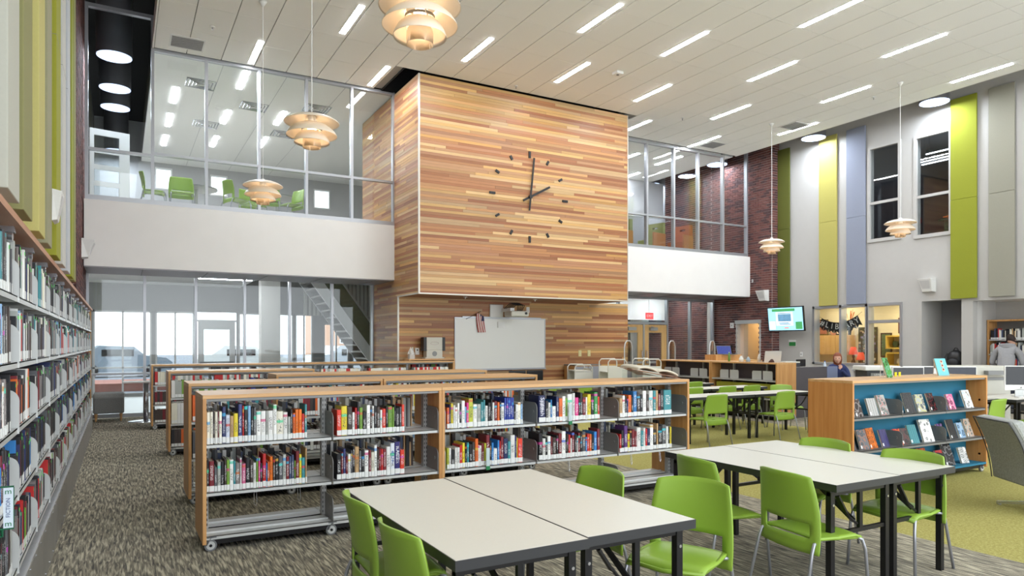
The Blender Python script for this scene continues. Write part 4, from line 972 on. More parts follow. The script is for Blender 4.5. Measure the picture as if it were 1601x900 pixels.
# grey cabinets & carts in front of the timber wall / glass
def cabinet(x, y, w, d, h, label, top=m_dsteel, side=m_maplev, front=m_dsteel):
    e = empty('low_cabinet', (x, y, 0), 0, label, 'cabinet')
    put('cabinet_body', MB().box(0, .015, .05, w, d, h - .03), side, e); put('cabinet_top', MB().box(-.01, 0, h - .03, w + .01, d, h), top, e)
    for k in range(2): dr = put('cabinet_door', MB().box(.01 + k * w / 2, 0, .08, w / 2 - .01 + k * w / 2, .016, h - .05), front, e); put('door_handle', MB().box(w / 2 - .05 + k * .07, -.015, h * .6, w / 2 - .035 + k * .07, 0, h * .75), m_chrome, dr)
    return e
cabinet(10.2, 14.75, .82, .5, 1.06, 'grey-fronted low cabinet at the right end of the timber wall', front=matc((150, 152, 158)))
cabinet(10.05, 12.9, .5, .5, 1.0, 'dark brown and grey low cabinet in front of door glass', side=matc((110, 80, 66)), front=matc((126, 128, 134)))
def cart(x, y, rz, label, h=1.25):
    e = empty('book_cart', (x, y, 0), rz, label, 'book cart', 'cream book carts near the doors')
    for xx in (0, .75):
        put('end_panel', MB().box(xx, 0, .2, xx + .02, .42, h - .16), m_beige, e)
        put('frame_tube', MB().tube([(xx + .01, 0, .1), (xx + .01, 0, h - .06), (xx + .01, .05, h), (xx + .01, .37, h), (xx + .01, .42, h - .06), (xx + .01, .42, .1)], .014, 6), m_beige, e)
    for z in (.25, .6, .95): put('cart_shelf', MB().box(.02, .02, z, .75, .40, z + .02).box(.02, .02, z, .75, .03, z + .06), m_beige, e)
    for xx in (.02, .74):
        for yy in (.02, .4): put('caster', MB().disc((xx, yy, .05), .05, 'y', 14, .03), m_blkp, e)
    return e
cart(9.75, 12.1, 1.2, 'cream metal book cart with rounded tube handles, left of two'); cart(10.65, 12.0, 1.2, 'cream metal book cart with solid end panel, right of two'); cart(9.62, 13.2, 1.2, 'cream book cart partly hidden behind the left cart', 1.1)
# study chairs/white tables behind front run (edges seen above it)
table(6.2, 12.6, .6, 1.52, 'white-topped folding table behind the front bookcases, left', 'rear folding tables', along='x'); table(7.74, 12.6, .6, 1.52, 'white-topped folding table behind the front bookcases, right', 'rear folding tables', along='x')
for i, x in enumerate((6.6, 7.4, 8.1, 8.8)): chair(x, 12.25, 90, 'green chair behind the front bookcases, %s of four before the whiteboard' % ORD[i], 'green chairs before the whiteboard')
for i, x in enumerate((8.35, 8.85)):
    e = empty('reading_stool', (x, 14.3, 0), 0, 'low black framed armchair in front of timber wall, %s' % ('left' if i == 0 else 'right'), 'chair', 'black armchairs by the timber wall'); e.name = 'framed_armchair'
    put('seat', MB().box(-.25, -.25, .4, .25, .25, .47), m_blkp, e, bevel=.02); put('backrest', MB().box(-.23, .2, .55, .23, .25, .95), m_blkp, e, bevel=.02)
    for s in (-.26, .26): put('leg', MB().tube([(s, -.24, 0), (s, -.24, .62), (s, -.2, .66), (s, .2, .68), (s, .24, .6), (s, .24, 0)], .014, 6), m_chrome, e)
# atlas stand
e = empty('atlas_stand', (5.13, FYB + .3, 1.205), -.1, 'open atlas on a clear slanted stand atop the front bookcase right end', 'book stand')
put('stand_plate', MB().add([(-.25, -.16, .05), (.45, -.16, .01), (.45, .16, .01), (-.25, .16, .12), (-.25, -.16, .056), (.45, -.16, .016), (.45, .16, .016), (-.25, .16, .126)], [(0, 3, 2, 1), (4, 5, 6, 7), (0, 1, 5, 4), (1, 2, 6, 5), (2, 3, 7, 6), (3, 0, 4, 7)]), m_glass, e)
put('stand_leg', MB().box(-.02, -.15, 0, -.014, .15, .06), m_glass, e); put('stand_leg', MB().box(-.26, -.15, 0, -.254, .15, .1), m_glass, e)
e.scale = (.72, 1, 1)
e2 = empty('open_atlas', (5.13, FYB + .3, 1.225), -.1, 'large open atlas with cream pages lying on slanted stand', 'book')
pg = MB()
for s in (0, 1):
    pg.grid(lambda u, v, s=s: ((.1 - .37 * u) if s == 0 else (.1 + .38 * u), -.17 + .34 * v, .065 - (.05 * u if s == 1 else -.035 * u) + .03 * math.sin(PI * u) ** .7 + .02 * v), 8, 2)
put('page_block', pg, m_pages, e2, smooth=True, solid=.02); put('book_cover', MB().grid(lambda u, v: (-.28 + .78 * u, -.18 + .36 * v, .085 - .095 * u + .02 * v), 4, 2), matc((150, 96, 60)), e2, solid=.005)
e2.scale = (.72, 1, 1)
# ------------------------------------------------------------------ bench and small table near lobby glass
e = empty('upholstered_bench', (-.38, 16.5, 0), 0, 'grey upholstered bench with tapered feet at the end of the aisle', 'bench')
put('bench_body', MB().box(-.1, 0, .16, .46, .55, .56), m_fabric, e, bevel=.03); put('seat_cushion', MB().box(-.1, -.01, .46, .47, .56, .58), m_fabricl, e, bevel=.04)
for x, y in ((-.05, .04), (.40, .04), (-.05, .5), (.40, .5)): put('leg', MB().lathe([(.015, 0), (.03, .16), (0, .16)], (x, y, 0), 10), m_maple, e)
e = empty('pedestal_table', (.47, 16.2, 0), 0, 'white pedestal table with round steel base beside the bench', 'table')
put('tabletop', MB().box(-.42, -.25, .80, .5, .25, .83), m_white, e, bevel=.008); put('column', MB().tube([(0, 0, .02), (0, 0, .82)], .05, 16), m_chrome, e, smooth=True); put('base_plate', MB().lathe([(0, .03), (.1, .03), (.33, .008), (.34, 0), (0, 0)], n=32), m_chrome, e, smooth=True)
# ------------------------------------------------------------------ circulation counter shelves (run along Y)
def counter(y, lab):
    e = empty('counter_bookcase', (11.8, y, 0), -PI / 2, lab, 'bookcase', 'maple counter shelving with grey dividers'); D = .6; Wd = 1.84; H = 1.2
    # local x runs towards -Y world; front faces local -Y = world -X
    for xx in (0, Wd - .03): put('side_panel', MB().box(xx, 0, .06, xx + .03, D, H - .03), m_maplev, e)
    put('top_panel', MB().box(0, 0, H - .03, Wd, D, H), m_maple, e)
    put('back_panel', MB().box(.03, .30, .1, Wd - .03, .33, H - .03), matc((84, 76, 78)), e); put('base_frame', MB().box(.03, .03, .05, Wd - .03, D - .03, .1), m_blk, e)
    for z in (.12, .45, .83): put('shelf_board', MB().box(.03, .012, z - .006, Wd - .03, .29, z).box(.03, .012, z - .03, Wd - .03, .016, z), m_shelfsteel, e)
    for xx in (.46, 1.38):
        put('upright_post', MB().box(xx - .02, .24, .12, xx + .02, .29, H - .03), m_steel, e)
        for s in (-1, 1):
            for z in (.83,): put('divider_plate', MB().poly([(xx + s * .02, .1, z), (xx + s * .27, .1, z), (xx + s * .27, .1, z + .16), (xx + s * .25, .1, z + .19), (xx + s * .02, .1, z + .19)], (0, .006, 0)), m_shelfsteel, e)
    for x in (.06, Wd - .06):
        for yy in (.04, D - .04): caster(e, x, yy)
    return e
counter(11.62, 'maple counter bookcase with empty grey shelves, nearer of two by the far tables'); counter(13.48, 'maple counter bookcase with empty grey shelves, farther of two')
e = empty('green_box', (11.86, 10.6, .47), 0, 'long olive green panel standing on counter shelf', 'panel'); put('panel_board', MB().box(0, -.7, 0, .03, .9, .28), matc((150, 150, 40)), e)
# low desk panel & circulation desk
e = empty('circulation_desk', (12.45, 10.0, 0), 0, 'dark grey fronted circulation desk where the librarian sits', 'desk')
put('front_panel', MB().box(0, 0, .0, 1.25, .04, 1.09), matc((84, 80, 84)), e); put('front_panel', MB().box(1.26, 0, 0, 1.62, .04, 1.09), matc((120, 130, 158)), e); put('desk_top', MB().box(0, .04, .72, 1.7, .8, .76), m_lamin, e); put('side_panel', MB().box(0, .04, 0, .04, .8, 1.09), matc((84, 80, 84)), e); put('side_panel', MB().box(1.62, .04, 0, 1.66, .8, .72), matc((84, 80, 84)), e)
e = empty('service_desk', (14.2, 13.6, 0), 0, 'maple service desk behind the counter shelving near the doors', 'desk')
put('desk_body', MB().box(-.6, 0, 0, 1.6, .7, 1.1), m_maplev, e); put('desk_top', MB().box(-.65, -.05, 1.1, 1.65, .75, 1.14), m_maple, e); put('hutch', MB().box(-.1, .1, 1.14, .9, .5, 1.3), m_maplev, e)
def laptop(x, y, z, rz, label, col=None, scr=None, w=.36):
    e = empty('open_laptop', (x, y, z), rz, label, 'laptop'); put('keyboard_base', MB().box(-w / 2, -.24, 0, w / 2, 0, .018), col or m_dsteel, e)
    l = put('screen_lid', MB().box(-w / 2, 0, 0, w / 2, .012, .25), col or m_dsteel, e); s = put('screen', MB().box(-w / 2 + .012, -.002, .012, w / 2 - .012, 0, .238), scr or m_screen_off, e)
    for o in (l, s): o.rotation_euler = (-.25, 0, 0)
    return e
m_bluescr = M('screen_blue_photo', (50, 60, 120), .3, emit=.5, noise=.9, nscale=30)
laptop(12.9, 14.2, 1.3, -.1, 'blue-screened display propped on the service desk', scr=m_bluescr, w=.5).location = (14.6, 13.85, 1.3)
laptop(12.1, 10.15, 1.2, 2.7, 'silver laptop open on the counter near the desk', col=m_shelfsteel)
def blob(n, c, r, mat, par, sc=(1, 1, 1)):
    bm = bmesh.new(); bmesh.ops.create_icosphere(bm, subdivisions=3, radius=r)
    for v in bm.verts: v.co = Vector((v.co.x * sc[0] + c[0], v.co.y * sc[1] + c[1], v.co.z * sc[2] + c[2]))
    me = bpy.data.meshes.new(n); bm.to_mesh(me); bm.free(); me.materials.append(mat); me.polygons.foreach_set('use_smooth', [True] * len(me.polygons)); return link(n, me, par)
for i, (y, c, hh, rr_, w, nm) in enumerate([(11.3, (90, 140, 60), .2, .025, 'green bottle standing on counter top', 'bottle'), (10.95, (220, 224, 220), .12, .05, 'white jar on the counter top', 'jar'), (10.75, (150, 176, 200), .1, .045, 'pale blue pot on the counter top', 'pot'), (10.45, (206, 200, 190), .16, .04, 'white cup with pens on counter top', 'cup')]):
    e = empty(nm, (12.05, y, 1.2), 0, w, nm); put('body', MB().lathe([(0, 0), (rr_, 0), (rr_, hh * .6), (rr_ * .6, hh * .8), (rr_ * .5, hh), (0, hh)], n=18), matc(c), e, smooth=True); put('rim', MB().lathe([(rr_ * .5, hh), (rr_ * .55, hh), (rr_ * .55, hh + .012), (0, hh + .012)], n=18), m_white, e)
e = empty('wicker_bag', (12.1, 10.25, 1.2), 0, 'dark brown handbag on the counter top', 'bag'); put('bag_body', MB().grid(lambda u, v: (.10 * math.cos(2 * PI * u) * (1 - .25 * v), .14 * math.sin(2 * PI * u) * (1 - .2 * v), .15 * v), 20, 4), matc((70, 40, 34)), e, smooth=True, solid=.006); put('bag_handle', MB().tube([(0, -.08 + .16 * k / 6, .14 + .06 * math.sin(PI * k / 6)) for k in range(7)], .008, 6), matc((50, 30, 26)), e)
e.name = 'handbag'
# detection gates (clear)
for i, (x, y, lab) in enumerate([(12.3, 15.2, 'left of three'), (13.9, 15.2, 'middle of three'), (15.5, 15.2, 'right of three')]):
    e = empty('security_gate', (x, y, 0), .5, 'clear rounded security gate in front of the double doors, ' + lab, 'gate', 'security gates at the doors')
    pts = [(-.28, 0, .05), (-.28, 0, 1.5), (-.22, 0, 1.62), (-.1, 0, 1.68), (.1, 0, 1.68), (.22, 0, 1.62), (.28, 0, 1.5), (.28, 0, .05)]
    put('gate_frame', MB().tube(pts, .018, 8), m_shelfsteel, e, smooth=True); put('gate_panel', MB().poly([(p[0] * .95, -.003, p[2]) for p in pts], (0, .006, 0)), m_glass, e); put('gate_base', MB().box(-.32, -.1, 0, .32, .1, .05), m_dsteel, e)
# ------------------------------------------------------------------ TV
e = empty('wall_television', (17.52, 14.15, 1.98), 0, 'flat television tilted out on brick corner showing a bright blue and green slide', 'television')
e.rotation_euler = (0, -.12, .06); TVC = [('tv_body', (-.03, -.62, 0, .03, .62, .74), m_blkp)]
put('tv_body', MB().box(-.03, -.62, 0, .03, .62, .74), m_blkp, e, bevel=.008)
m_s1 = M('screen_sky', (150, 206, 226), .4, emit=.75, noise=.15, nscale=5); m_s2 = M('screen_white', (226, 238, 240), .4, emit=.8); m_s3 = M('screen_green', (70, 150, 90), .4, emit=.6); m_s4 = M('screen_picture', (96, 140, 170), .4, emit=.6, noise=.7, nscale=9); m_s5 = M('screen_red', (214, 90, 60), .4, emit=.7)
put('tv_screen', MB().box(-.034, -.59, .03, -.031, .59, .71), m_s1, e)
put('slide_banner', MB().box(-.036, -.34, .60, -.034, .45, .68), m_s3, e)
put('slide_card', MB().box(-.036, -.26, .17, -.034, .32, .58), m_s2, e); put('slide_picture', MB().box(-.038, -.20, .30, -.036, .25, .52), m_s4, e); put('slide_line', MB().box(-.038, -.1, .09, -.034, .05, .115), m_s5, e)
put('slide_picture', MB().box(-.038, -.56, .06, -.034, -.34, .28), m_s3, e); put('slide_picture', MB().box(-.038, .36, .06, -.034, .56, .3), m_s2, e)
for z_, a_, b_ in ((.545, -.2, .26), (.215, -.18, .2), (.25, -.12, .24)): put('slide_line', MB().box(-.039, a_, z_ - .012, -.036, b_, z_ + .012), m_s4, e)
put('tv_bracket', MB().box(.03, -.1, .25, .32, .1, .5), m_blkp, e)
for (nm, x, y, z, lab, c, hh, ww) in (('wall_sign', 17.9, 14.25, 1.62, 'small white and green notice under the television', None, .2, .26),):
    e = empty(nm, (x - .005, y, z), 0, lab, 'sign'); put('sign_board', MB().box(-.004, -ww / 2, -hh / 2, 0, ww / 2, hh / 2), m_white, e); put('sign_field', MB().box(-.006, -ww / 2 + .01, -hh / 2 + .01, -.004, ww / 2 - .01, .03), matc((40, 130, 60)), e)
def plate(nm, y, z, lab, X=17.9, col=m_white, w=.08, h=.12, cat='switch'):
    e = empty(nm, (X, y, z), 0, lab, cat); put('plate', MB().box(-.015, -w / 2, -h / 2, 0, w / 2, h / 2), col, e, bevel=.003); put('toggle', MB().box(-.025, -.012, -.02, -.015, .012, .02), m_dsteel, e)
plate('wall_switch', 13.93, 1.28, 'white double switch low on grey wall left of office window', w=.09, h=.14)
plate('alarm_strobe', 16.35, 2.2, 'white alarm strobe on brick wall above kitchen door left', X=17.57, w=.16, h=.18, cat='alarm')
plate('wall_phone', 16.42, 1.42, 'black wall phone on the brick left of kitchen door', X=17.57, col=m_blkp, w=.16, h=.24, cat='phone')
plate('fire_alarm', -9 + 24.5, 3.6, 'tiny alarm box high on the brick wall', X=17.57, col=m_white, w=.06, h=.1, cat='alarm')
def speaker(loc, rz, lab, s=1.0, dp=1.0):
    e = empty('wall_speaker', loc, rz, lab, 'speaker', 'white wedge wall speakers')
    put('speaker_body', MB().add([(-.17 * s, 0, -.17 * s), (.17 * s, 0, -.17 * s), (.17 * s, 0, .19 * s), (-.17 * s, 0, .19 * s), (-.12 * s, -.12 * s * dp, -.15 * s), (.12 * s, -.12 * s * dp, -.15 * s), (.17 * s, -.24 * s * dp, .17 * s), (-.17 * s, -.24 * s * dp, .17 * s)], [(0, 1, 2, 3), (4, 7, 6, 5), (0, 4, 5, 1), (1, 5, 6, 2), (2, 6, 7, 3), (3, 7, 4, 0)]), m_white, e, bevel=.006)
    put('speaker_grille', MB().add([(-.09 * s, -.135 * s * dp, -.10 * s), (.09 * s, -.135 * s * dp, -.10 * s), (.12 * s, -.235 * s * dp, .12 * s), (-.12 * s, -.235 * s * dp, .12 * s)], [(0, 1, 2, 3)]), matc((206, 206, 206)), e, solid=.004)
speaker((17.9, 10.13, 3.07), -PI / 2, 'white wedge speaker on grey wall above the alcove'); speaker((17.57, 15.02, 3.09), -PI / 2, 'white wedge speaker on brick wall beside fascia')
speaker((-.60, 8.55, 3.0), PI / 2, 'white wedge speaker fixed among left wall panels', .9, .42); speaker((-.62, 15.2, 3.36), PI / 2, 'white wedge speaker at lower left corner of fascia', 1.0, .9); bpy.data.objects
# ------------------------------------------------------------------ kitchen behind brick door
kr = empty('wall_kitchen', (0, 0, 0)); tag(kr, kind='structure')
for n_, b in (('room_wall', (18.0, 16.16, 0, 20, 16.3, 2.7)), ('room_wall', (18.0, 15.06, 0, 20, 15.12, 2.7)), ('room_wall', (19.9, 15.12, 0, 20, 16.2, 2.7)), ('room_ceiling', (18.0, 15.12, 2.6, 20, 16.2, 2.7))): sbox(n_, *b, matc((226, 206, 170)), kr)
sbox('room_light', 18.5, 15.4, 2.58, 19.3, 15.8, 2.6, M('room_light_warm', (255, 226, 180), .5, emit=7), kr)
df = sbox('door_3', 17.55, 16.12, 0, 17.7, 16.17, 2.28, m_greywall); tag(df, kind='structure'); sbox('door_frame', 17.55, 15.18, 0, 17.7, 15.22, 2.28, m_greywall, df); sbox('door_frame', 17.53, 15.15, 2.24, 17.7, 16.2, 2.36, m_steel, df)
e = empty('wall_cabinet', (19.5, 15.95, 1.35), 0, 'maple wall cabinet seen through the kitchen doorway', 'cabinet')
put('cabinet_body', MB().box(0, -.8, 0, .4, .2, .95), m_lcab, e)
for k in range(2): d = put('cabinet_door', MB().box(-.02, -.79 + k * .5, .01, 0, -.79 + k * .5 + .48, .94), m_lcab, e); put('door_handle', MB().box(-.04, -.36 + k * .1, .1, -.02, -.345 + k * .1, .22), m_chrome, d)
e = empty('base_cabinet', (19.3, 15.95, 0), 0, 'pale kitchen counter below the wall cabinet', 'cabinet'); put('cabinet_body', MB().box(0, -.8, 0, .6, .2, .88), m_lcab, e); put('worktop', MB().box(-.02, -.8, .88, .6, .2, .92), m_beige, e)
e = empty('coffee_maker', (19.4, 15.6, .92), 0, 'dark coffee maker on the kitchen counter', 'coffee maker'); put('machine_body', MB().box(0, -.1, 0, .2, .1, .06).box(.12, -.1, .06, .2, .1, .36).box(0, -.1, .28, .2, .1, .38), m_blkp, e, bevel=.01); put('jug', MB().lathe([(0, .07), (.06, .07), (.07, .15), (.04, .22), (0, .22)], (.05, 0, 0), 16), matc((60, 30, 20), .1), e)
# ------------------------------------------------------------------ office behind grey wall
of = empty('wall_office', (0, 0, 0)); tag(of, kind='structure')
for n_, b in (('room_wall', (19.75, 10.4, 0, 19.85, 15.05, 2.9)), ('room_wall', (18.1, 14.98, 0, 19.75, 15.05, 2.9)), ('room_wall', (18.1, 10.5, 0, 19.75, 10.6, 2.9)), ('room_ceiling', (18.1, 10.5, 2.85, 19.75, 15.0, 2.9))): sbox(n_, *b, m_cream, of)
for y in (11.6, 13.6): sbox('room_light', 18.5, y - .3, 2.82, 19.3, y + .3, 2.845, M('office_light', (255, 240, 214), .5, emit=12), of)
wf = empty('window_9', (0, 0, 0)); tag(wf, kind='structure')
fr = MB()
for y in (13.5, 12.62, 11.83): fr.box(17.87, y - .035, 1.0, 18.12, y + .035, 2.7)
fr.box(17.87, 11.8, 2.62, 18.12, 13.53, 2.7).box(17.87, 11.83, 1.0, 18.12, 13.53, 1.06)
put('window_frame', fr, m_alu, wf); sbox('pane', 18.0, 12.65, 1.06, 18.006, 13.47, 2.62, m_glass, wf); sbox('pane', 18.0, 11.86, 1.06, 18.006, 12.59, 2.62, m_glass, wf)
df = empty('door_4', (0, 0, 0)); tag(df, kind='structure')
put('door_frame', MB().box(17.87, 10.83, 0, 18.12, 10.89, 2.7).box(17.87, 11.76, 0, 18.12, 11.82, 2.7).box(17.87, 10.89, 2.62, 18.12, 11.76, 2.7).box(17.87, 10.89, 2.16, 18.12, 11.76, 2.24), m_alu, df); sbox('pane', 18.0, 10.89, .1, 18.006, 11.76, 2.16, m_glass, df); sbox('pane', 18.0, 10.89, 2.24, 18.006, 11.76, 2.62, m_glass, df)
e = empty('wall_cabinet', (19.35, 13.42, 1.26), 0, 'pale maple wall cabinets inside the lit office', 'cabinet'); put('cabinet_body', MB().box(0, 0, 0, .4, 1.56, .6), m_lcab, e)
for k in range(4): put('cabinet_door', MB().box(-.02, .39 * k + .005, .01, 0, .39 * k + .385, .59), m_lcab, e)
e = empty('office_desk', (19.1, 12.6, 0), 0, 'pale desk along the back of the lit office', 'desk'); put('desk_top', MB().box(0, 0, .82, .64, 2.3, .86), m_lcab, e); put('leg', MB().box(.02, 0, 0, .6, .04, .82), m_lcab, e); put('leg', MB().box(.02, 2.2, 0, .6, 2.24, .82), m_lcab, e)
def lampred(y, z, lab, s):
    e = empty('table_lamp', (19.35, y, z), 0, lab, 'table lamp'); put('lamp_base', MB().lathe([(0, 0), (.07 * s, 0), (.08 * s, .03), (.03 * s, .12), (.05 * s, .2), (.02 * s, .28), (0, .28)], n=18), matc((120, 90, 60)), e, smooth=True)
    put('lamp_shade', MB().lathe([(.16 * s, .25), (.09 * s, .48), (.085 * s, .48), (.155 * s, .25)], n=22), M('red_shade_%d' % int(z * 100), (206, 76, 50), .7, emit=.12), e, smooth=True)
lampred(13.22, 1.02, 'red-shaded table lamp in office, upper one', .85); lampred(12.98, .862, 'glowing red table lamp in office, lower one', .8)
def frame_pic(y, z, w, h, lab, c, fc, X=19.74, rz=0):
    e = empty('picture_frame', (X, y, z), 0, lab, 'picture'); put('frame', MB().box(-.03, -w / 2, 0, 0, w / 2, h), matc(fc), e, bevel=.005); put('picture', MB().box(-.035, -w / 2 + .04, .04, -.03, w / 2 - .04, h - .04), M('print_%d_%d' % (int(y * 10), int(z * 10)), c, .5, noise=.6, nscale=14), e); return e
frame_pic(14.5, 1.87, .5, .5, 'gold framed picture leaning on top of the office cabinets', (170, 110, 90), (120, 100, 50), X=19.6); frame_pic(13.86, 1.87, .16, .22, 'small white photo frame on office cabinets, left', (220, 210, 200), (50, 44, 40), X=19.55); frame_pic(13.66, 1.87, .18, .26, 'small white photo frame on office cabinets, right', (225, 218, 205), (50, 44, 40), X=19.55)
frame_pic(11.9, 1.9, .3, .45, 'dark framed print on office wall above yellow shelves', (230, 225, 214), (96, 50, 34)); frame_pic(12.42, 1.2, .34, .72, 'colourful fruit print leaning near the yellow shelves', (90, 110, 70), (70, 44, 30))
e = empty('round_plate', (19.62, 14.06, 1.87), 0, 'round pink decorative plate on office cabinets', 'plate'); put('plate_body', MB().disc((0, 0, .17), .17, 'x', 26, .02), matc((196, 140, 120)), e); put('plate_centre', MB().disc((-.012, 0, .17), .11, 'x', 22, .01), matc((230, 220, 200)), e)
e = empty('dried_reeds', (19.55, 13.48, 1.87), 0, 'dark vase of orange dried reeds on office cabinets', 'vase'); put('vase', MB().lathe([(0, 0), (.04, 0), (.06, .2), (.04, .3), (.05, .34)], n=16), m_blkp, e, smooth=True)
mb = MB(); rr = random.Random(9)
for k in range(14): mb.tube([(0, 0, .3), (rr.uniform(-.05, .05), rr.uniform(-.14, .14), .7 + rr.uniform(-.1, .1))], .008, 4)
tag(put('reeds', mb, matc((190, 100, 40)), e), kind='stuff')
e = empty('photo_board', (19.74, 12.98, 1.0), 0, 'tall pinboard crowded with small photos and a vine in office', 'pinboard'); put('board', MB().box(-.03, -.28, 0, 0, .32, 1.1), matc((70, 66, 40)), e)
for k in range(90): y = rr.uniform(-.27, .25); z = rr.uniform(.02, 1.02); c = rr.choice([(170, 150, 120), (96, 100, 60), (206, 196, 170), (80, 60, 50), (130, 120, 150)]); ubox('pinned_photo', -.034 - k * .0001, y, z, -.03, y + .07, z + .06, matc(c), e)
e = empty('yellow_shelf', (19.4, 11.6, .95), 0, 'yellow open shelf with trinkets inside the office doorway', 'shelf')
for z in (0, .36, .5, .85): put('shelf_board', MB().box(0, 0, z, .35, .62, z + .04), matc((226, 190, 80)), e)
put('side_panel', MB().box(0, .6, 0, .35, .64, .36), matc((226, 190, 80)), e); put('side_panel', MB().box(0, .6, .5, .35, .64, .89), matc((226, 190, 80)), e)
for i, (y, z, c, nm, lb) in enumerate([(.2, .54, (150, 50, 44), 'painted_pot', 'red painted pot on the upper yellow shelf'), (.3, .04, (214, 204, 180), 'clay_pot', 'cream pot on the lower yellow shelf'), (.12, .04, (80, 60, 40), 'brown_pot', 'brown pot on the lower yellow shelf'), (.42, .54, (60, 80, 50), 'green_pot', 'green pot on the upper yellow shelf')]):
    e = empty(nm, (19.55, 11.6 + y, .95 + z), 0, lb, 'pot'); put('pot_body', MB().lathe([(0, 0), (.05, 0), (.09, .08), (.07, .16), (.075, .18)], n=16), matc(c), e, smooth=True)
# banner
e = empty('letter_banner', (18.16, 12.82, 2.5), 0, 'black pennant banner with white letters strung across the office window', 'banner')
def ban(t): return (0, .74 - 1.42 * t, -.42 * 4 * t * (1 - t) * .62 - .06 + (.06 * t))
put('banner_string', MB().tube([ban(k / 14) for k in range(15)], .004, 5), m_blkp, e)
for k, ch_ in enumerate('#LIBRARY'):
    p = ban(.15 + .70 * k / 7); y, z = p[1], p[2]; w = .085; sl_ = (ban(.16 + .70 * k / 7)[2] - ban(.14 + .7 * k / 7)[2]) / (.02 * -1.42)
    f = put('pennant', MB().poly([(0, w, 0), (0, -w, 0), (0, -w, -.32), (0, 0, -.25), (0, w, -.32)], (.003, 0, 0)), m_blkp, e, loc=(-.004, y, z), rot=(math.atan(sl_), 0, 0))
    text('pennant_letter', ch_, .23, m_white, f, (-.004, 0, -.12), (PI / 2, 0, -PI / 2), .0006)
# ------------------------------------------------------------------ upper right windows
for i, (a, b, z0, z1) in enumerate(((10.90, 11.75, 4.42, 6.93), (9.61, 10.47, 4.36, 6.9))):
    w_ = empty('window_%d' % (10 + i), (0, 0, 0)); tag(w_, kind='structure'); fr = MB()
    fr.box(17.86, a - .05, z0 - .06, 17.93, a + .03, z1 + .05).box(17.86, b - .03, z0 - .06, 17.93, b + .05, z1 + .05).box(17.86, a + .03, z1 - .03, 17.93, b - .03, z1 + .05).box(17.86, a + .03, z0 - .06, 17.93, b - .03, z0 + .03).box(17.88, a + .03, z0 + .97, 17.93, b - .03, z0 + 1.04)
    put('window_frame', fr, m_greywall, w_); sbox('pane', 17.95, a, z0, 17.956, b, z0 + .98, m_glassup, w_); sbox('pane', 17.95, a, z0 + 1.04, 17.956, b, z1, m_glassup, w_)
ur = empty('wall_upper_room', (0, 0, 0)); tag(ur, kind='structure')
for n_, b in (('room_floor', (18.1, 8.5, 4.1, 25, 13, 4.3)), ('room_wall', (25, 8.5, 4.3, 25.1, 13, 8)), ('room_wall', (18.1, 13, 4.3, 25, 13.1, 8)), ('room_wall', (18.1, 8.4, 4.3, 25, 8.5, 8)), ('room_ceiling', (18.1, 8.5, 7.9, 25, 13, 8))): sbox(n_, *b, matc((120, 122, 128)), ur)
for x, y, z, wh in ((19.2, 11.6, 7.4, 'upper one in left window'), (21.2, 11.2, 7.3, 'lower one in left window'), (19.6, 10.4, 6.6, 'the one in right window'), (22, 12.2, 7.3, 'farthest back')):
    e = empty('linear_light', (x, y, z), 0, 'thin bright linear light in the upper room at x%d' % 0, 'ceiling light', 'linear lights in the upper room'); e['label'] = 'thin hanging linear light behind the upper right windows, ' + wh
    put('light_tube', MB().box(-.02, -.9, 0, .02, .9, .03), M('linear_tube', (240, 245, 255), .5, emit=4), e); put('hanger_wire', MB().tube([(0, -.8, .03), (0, -.8, 7.9 - z)], .004, 4).tube([(0, .8, .03), (0, .8, 7.9 - z)], .004, 4), m_dsteel, e)
for x, y, c, nm in ((18.6, 9.95, (226, 112, 30), 'orange'), (19.0, 10.3, (40, 84, 50), 'dark green')):
    e = empty('shaped_stool', (x, y, 4.3), 0, nm + ' scallop-topped stool in upper right window', 'stool', 'scalloped stools in the upper window')
    put('stool_stem', MB().tube([(0, 0, .0), (0, 0, .55)], .06, 10), matc(c), e); put('stool_top', MB().grid(lambda u, v: (v * (.17 + .03 * math.cos(12 * PI * u)) * math.cos(2 * PI * u), v * (.17 + .03 * math.cos(12 * PI * u)) * math.sin(2 * PI * u), .56 + .03 * (1 - v)), 36, 3), matc(c), e, smooth=True, solid=.03)
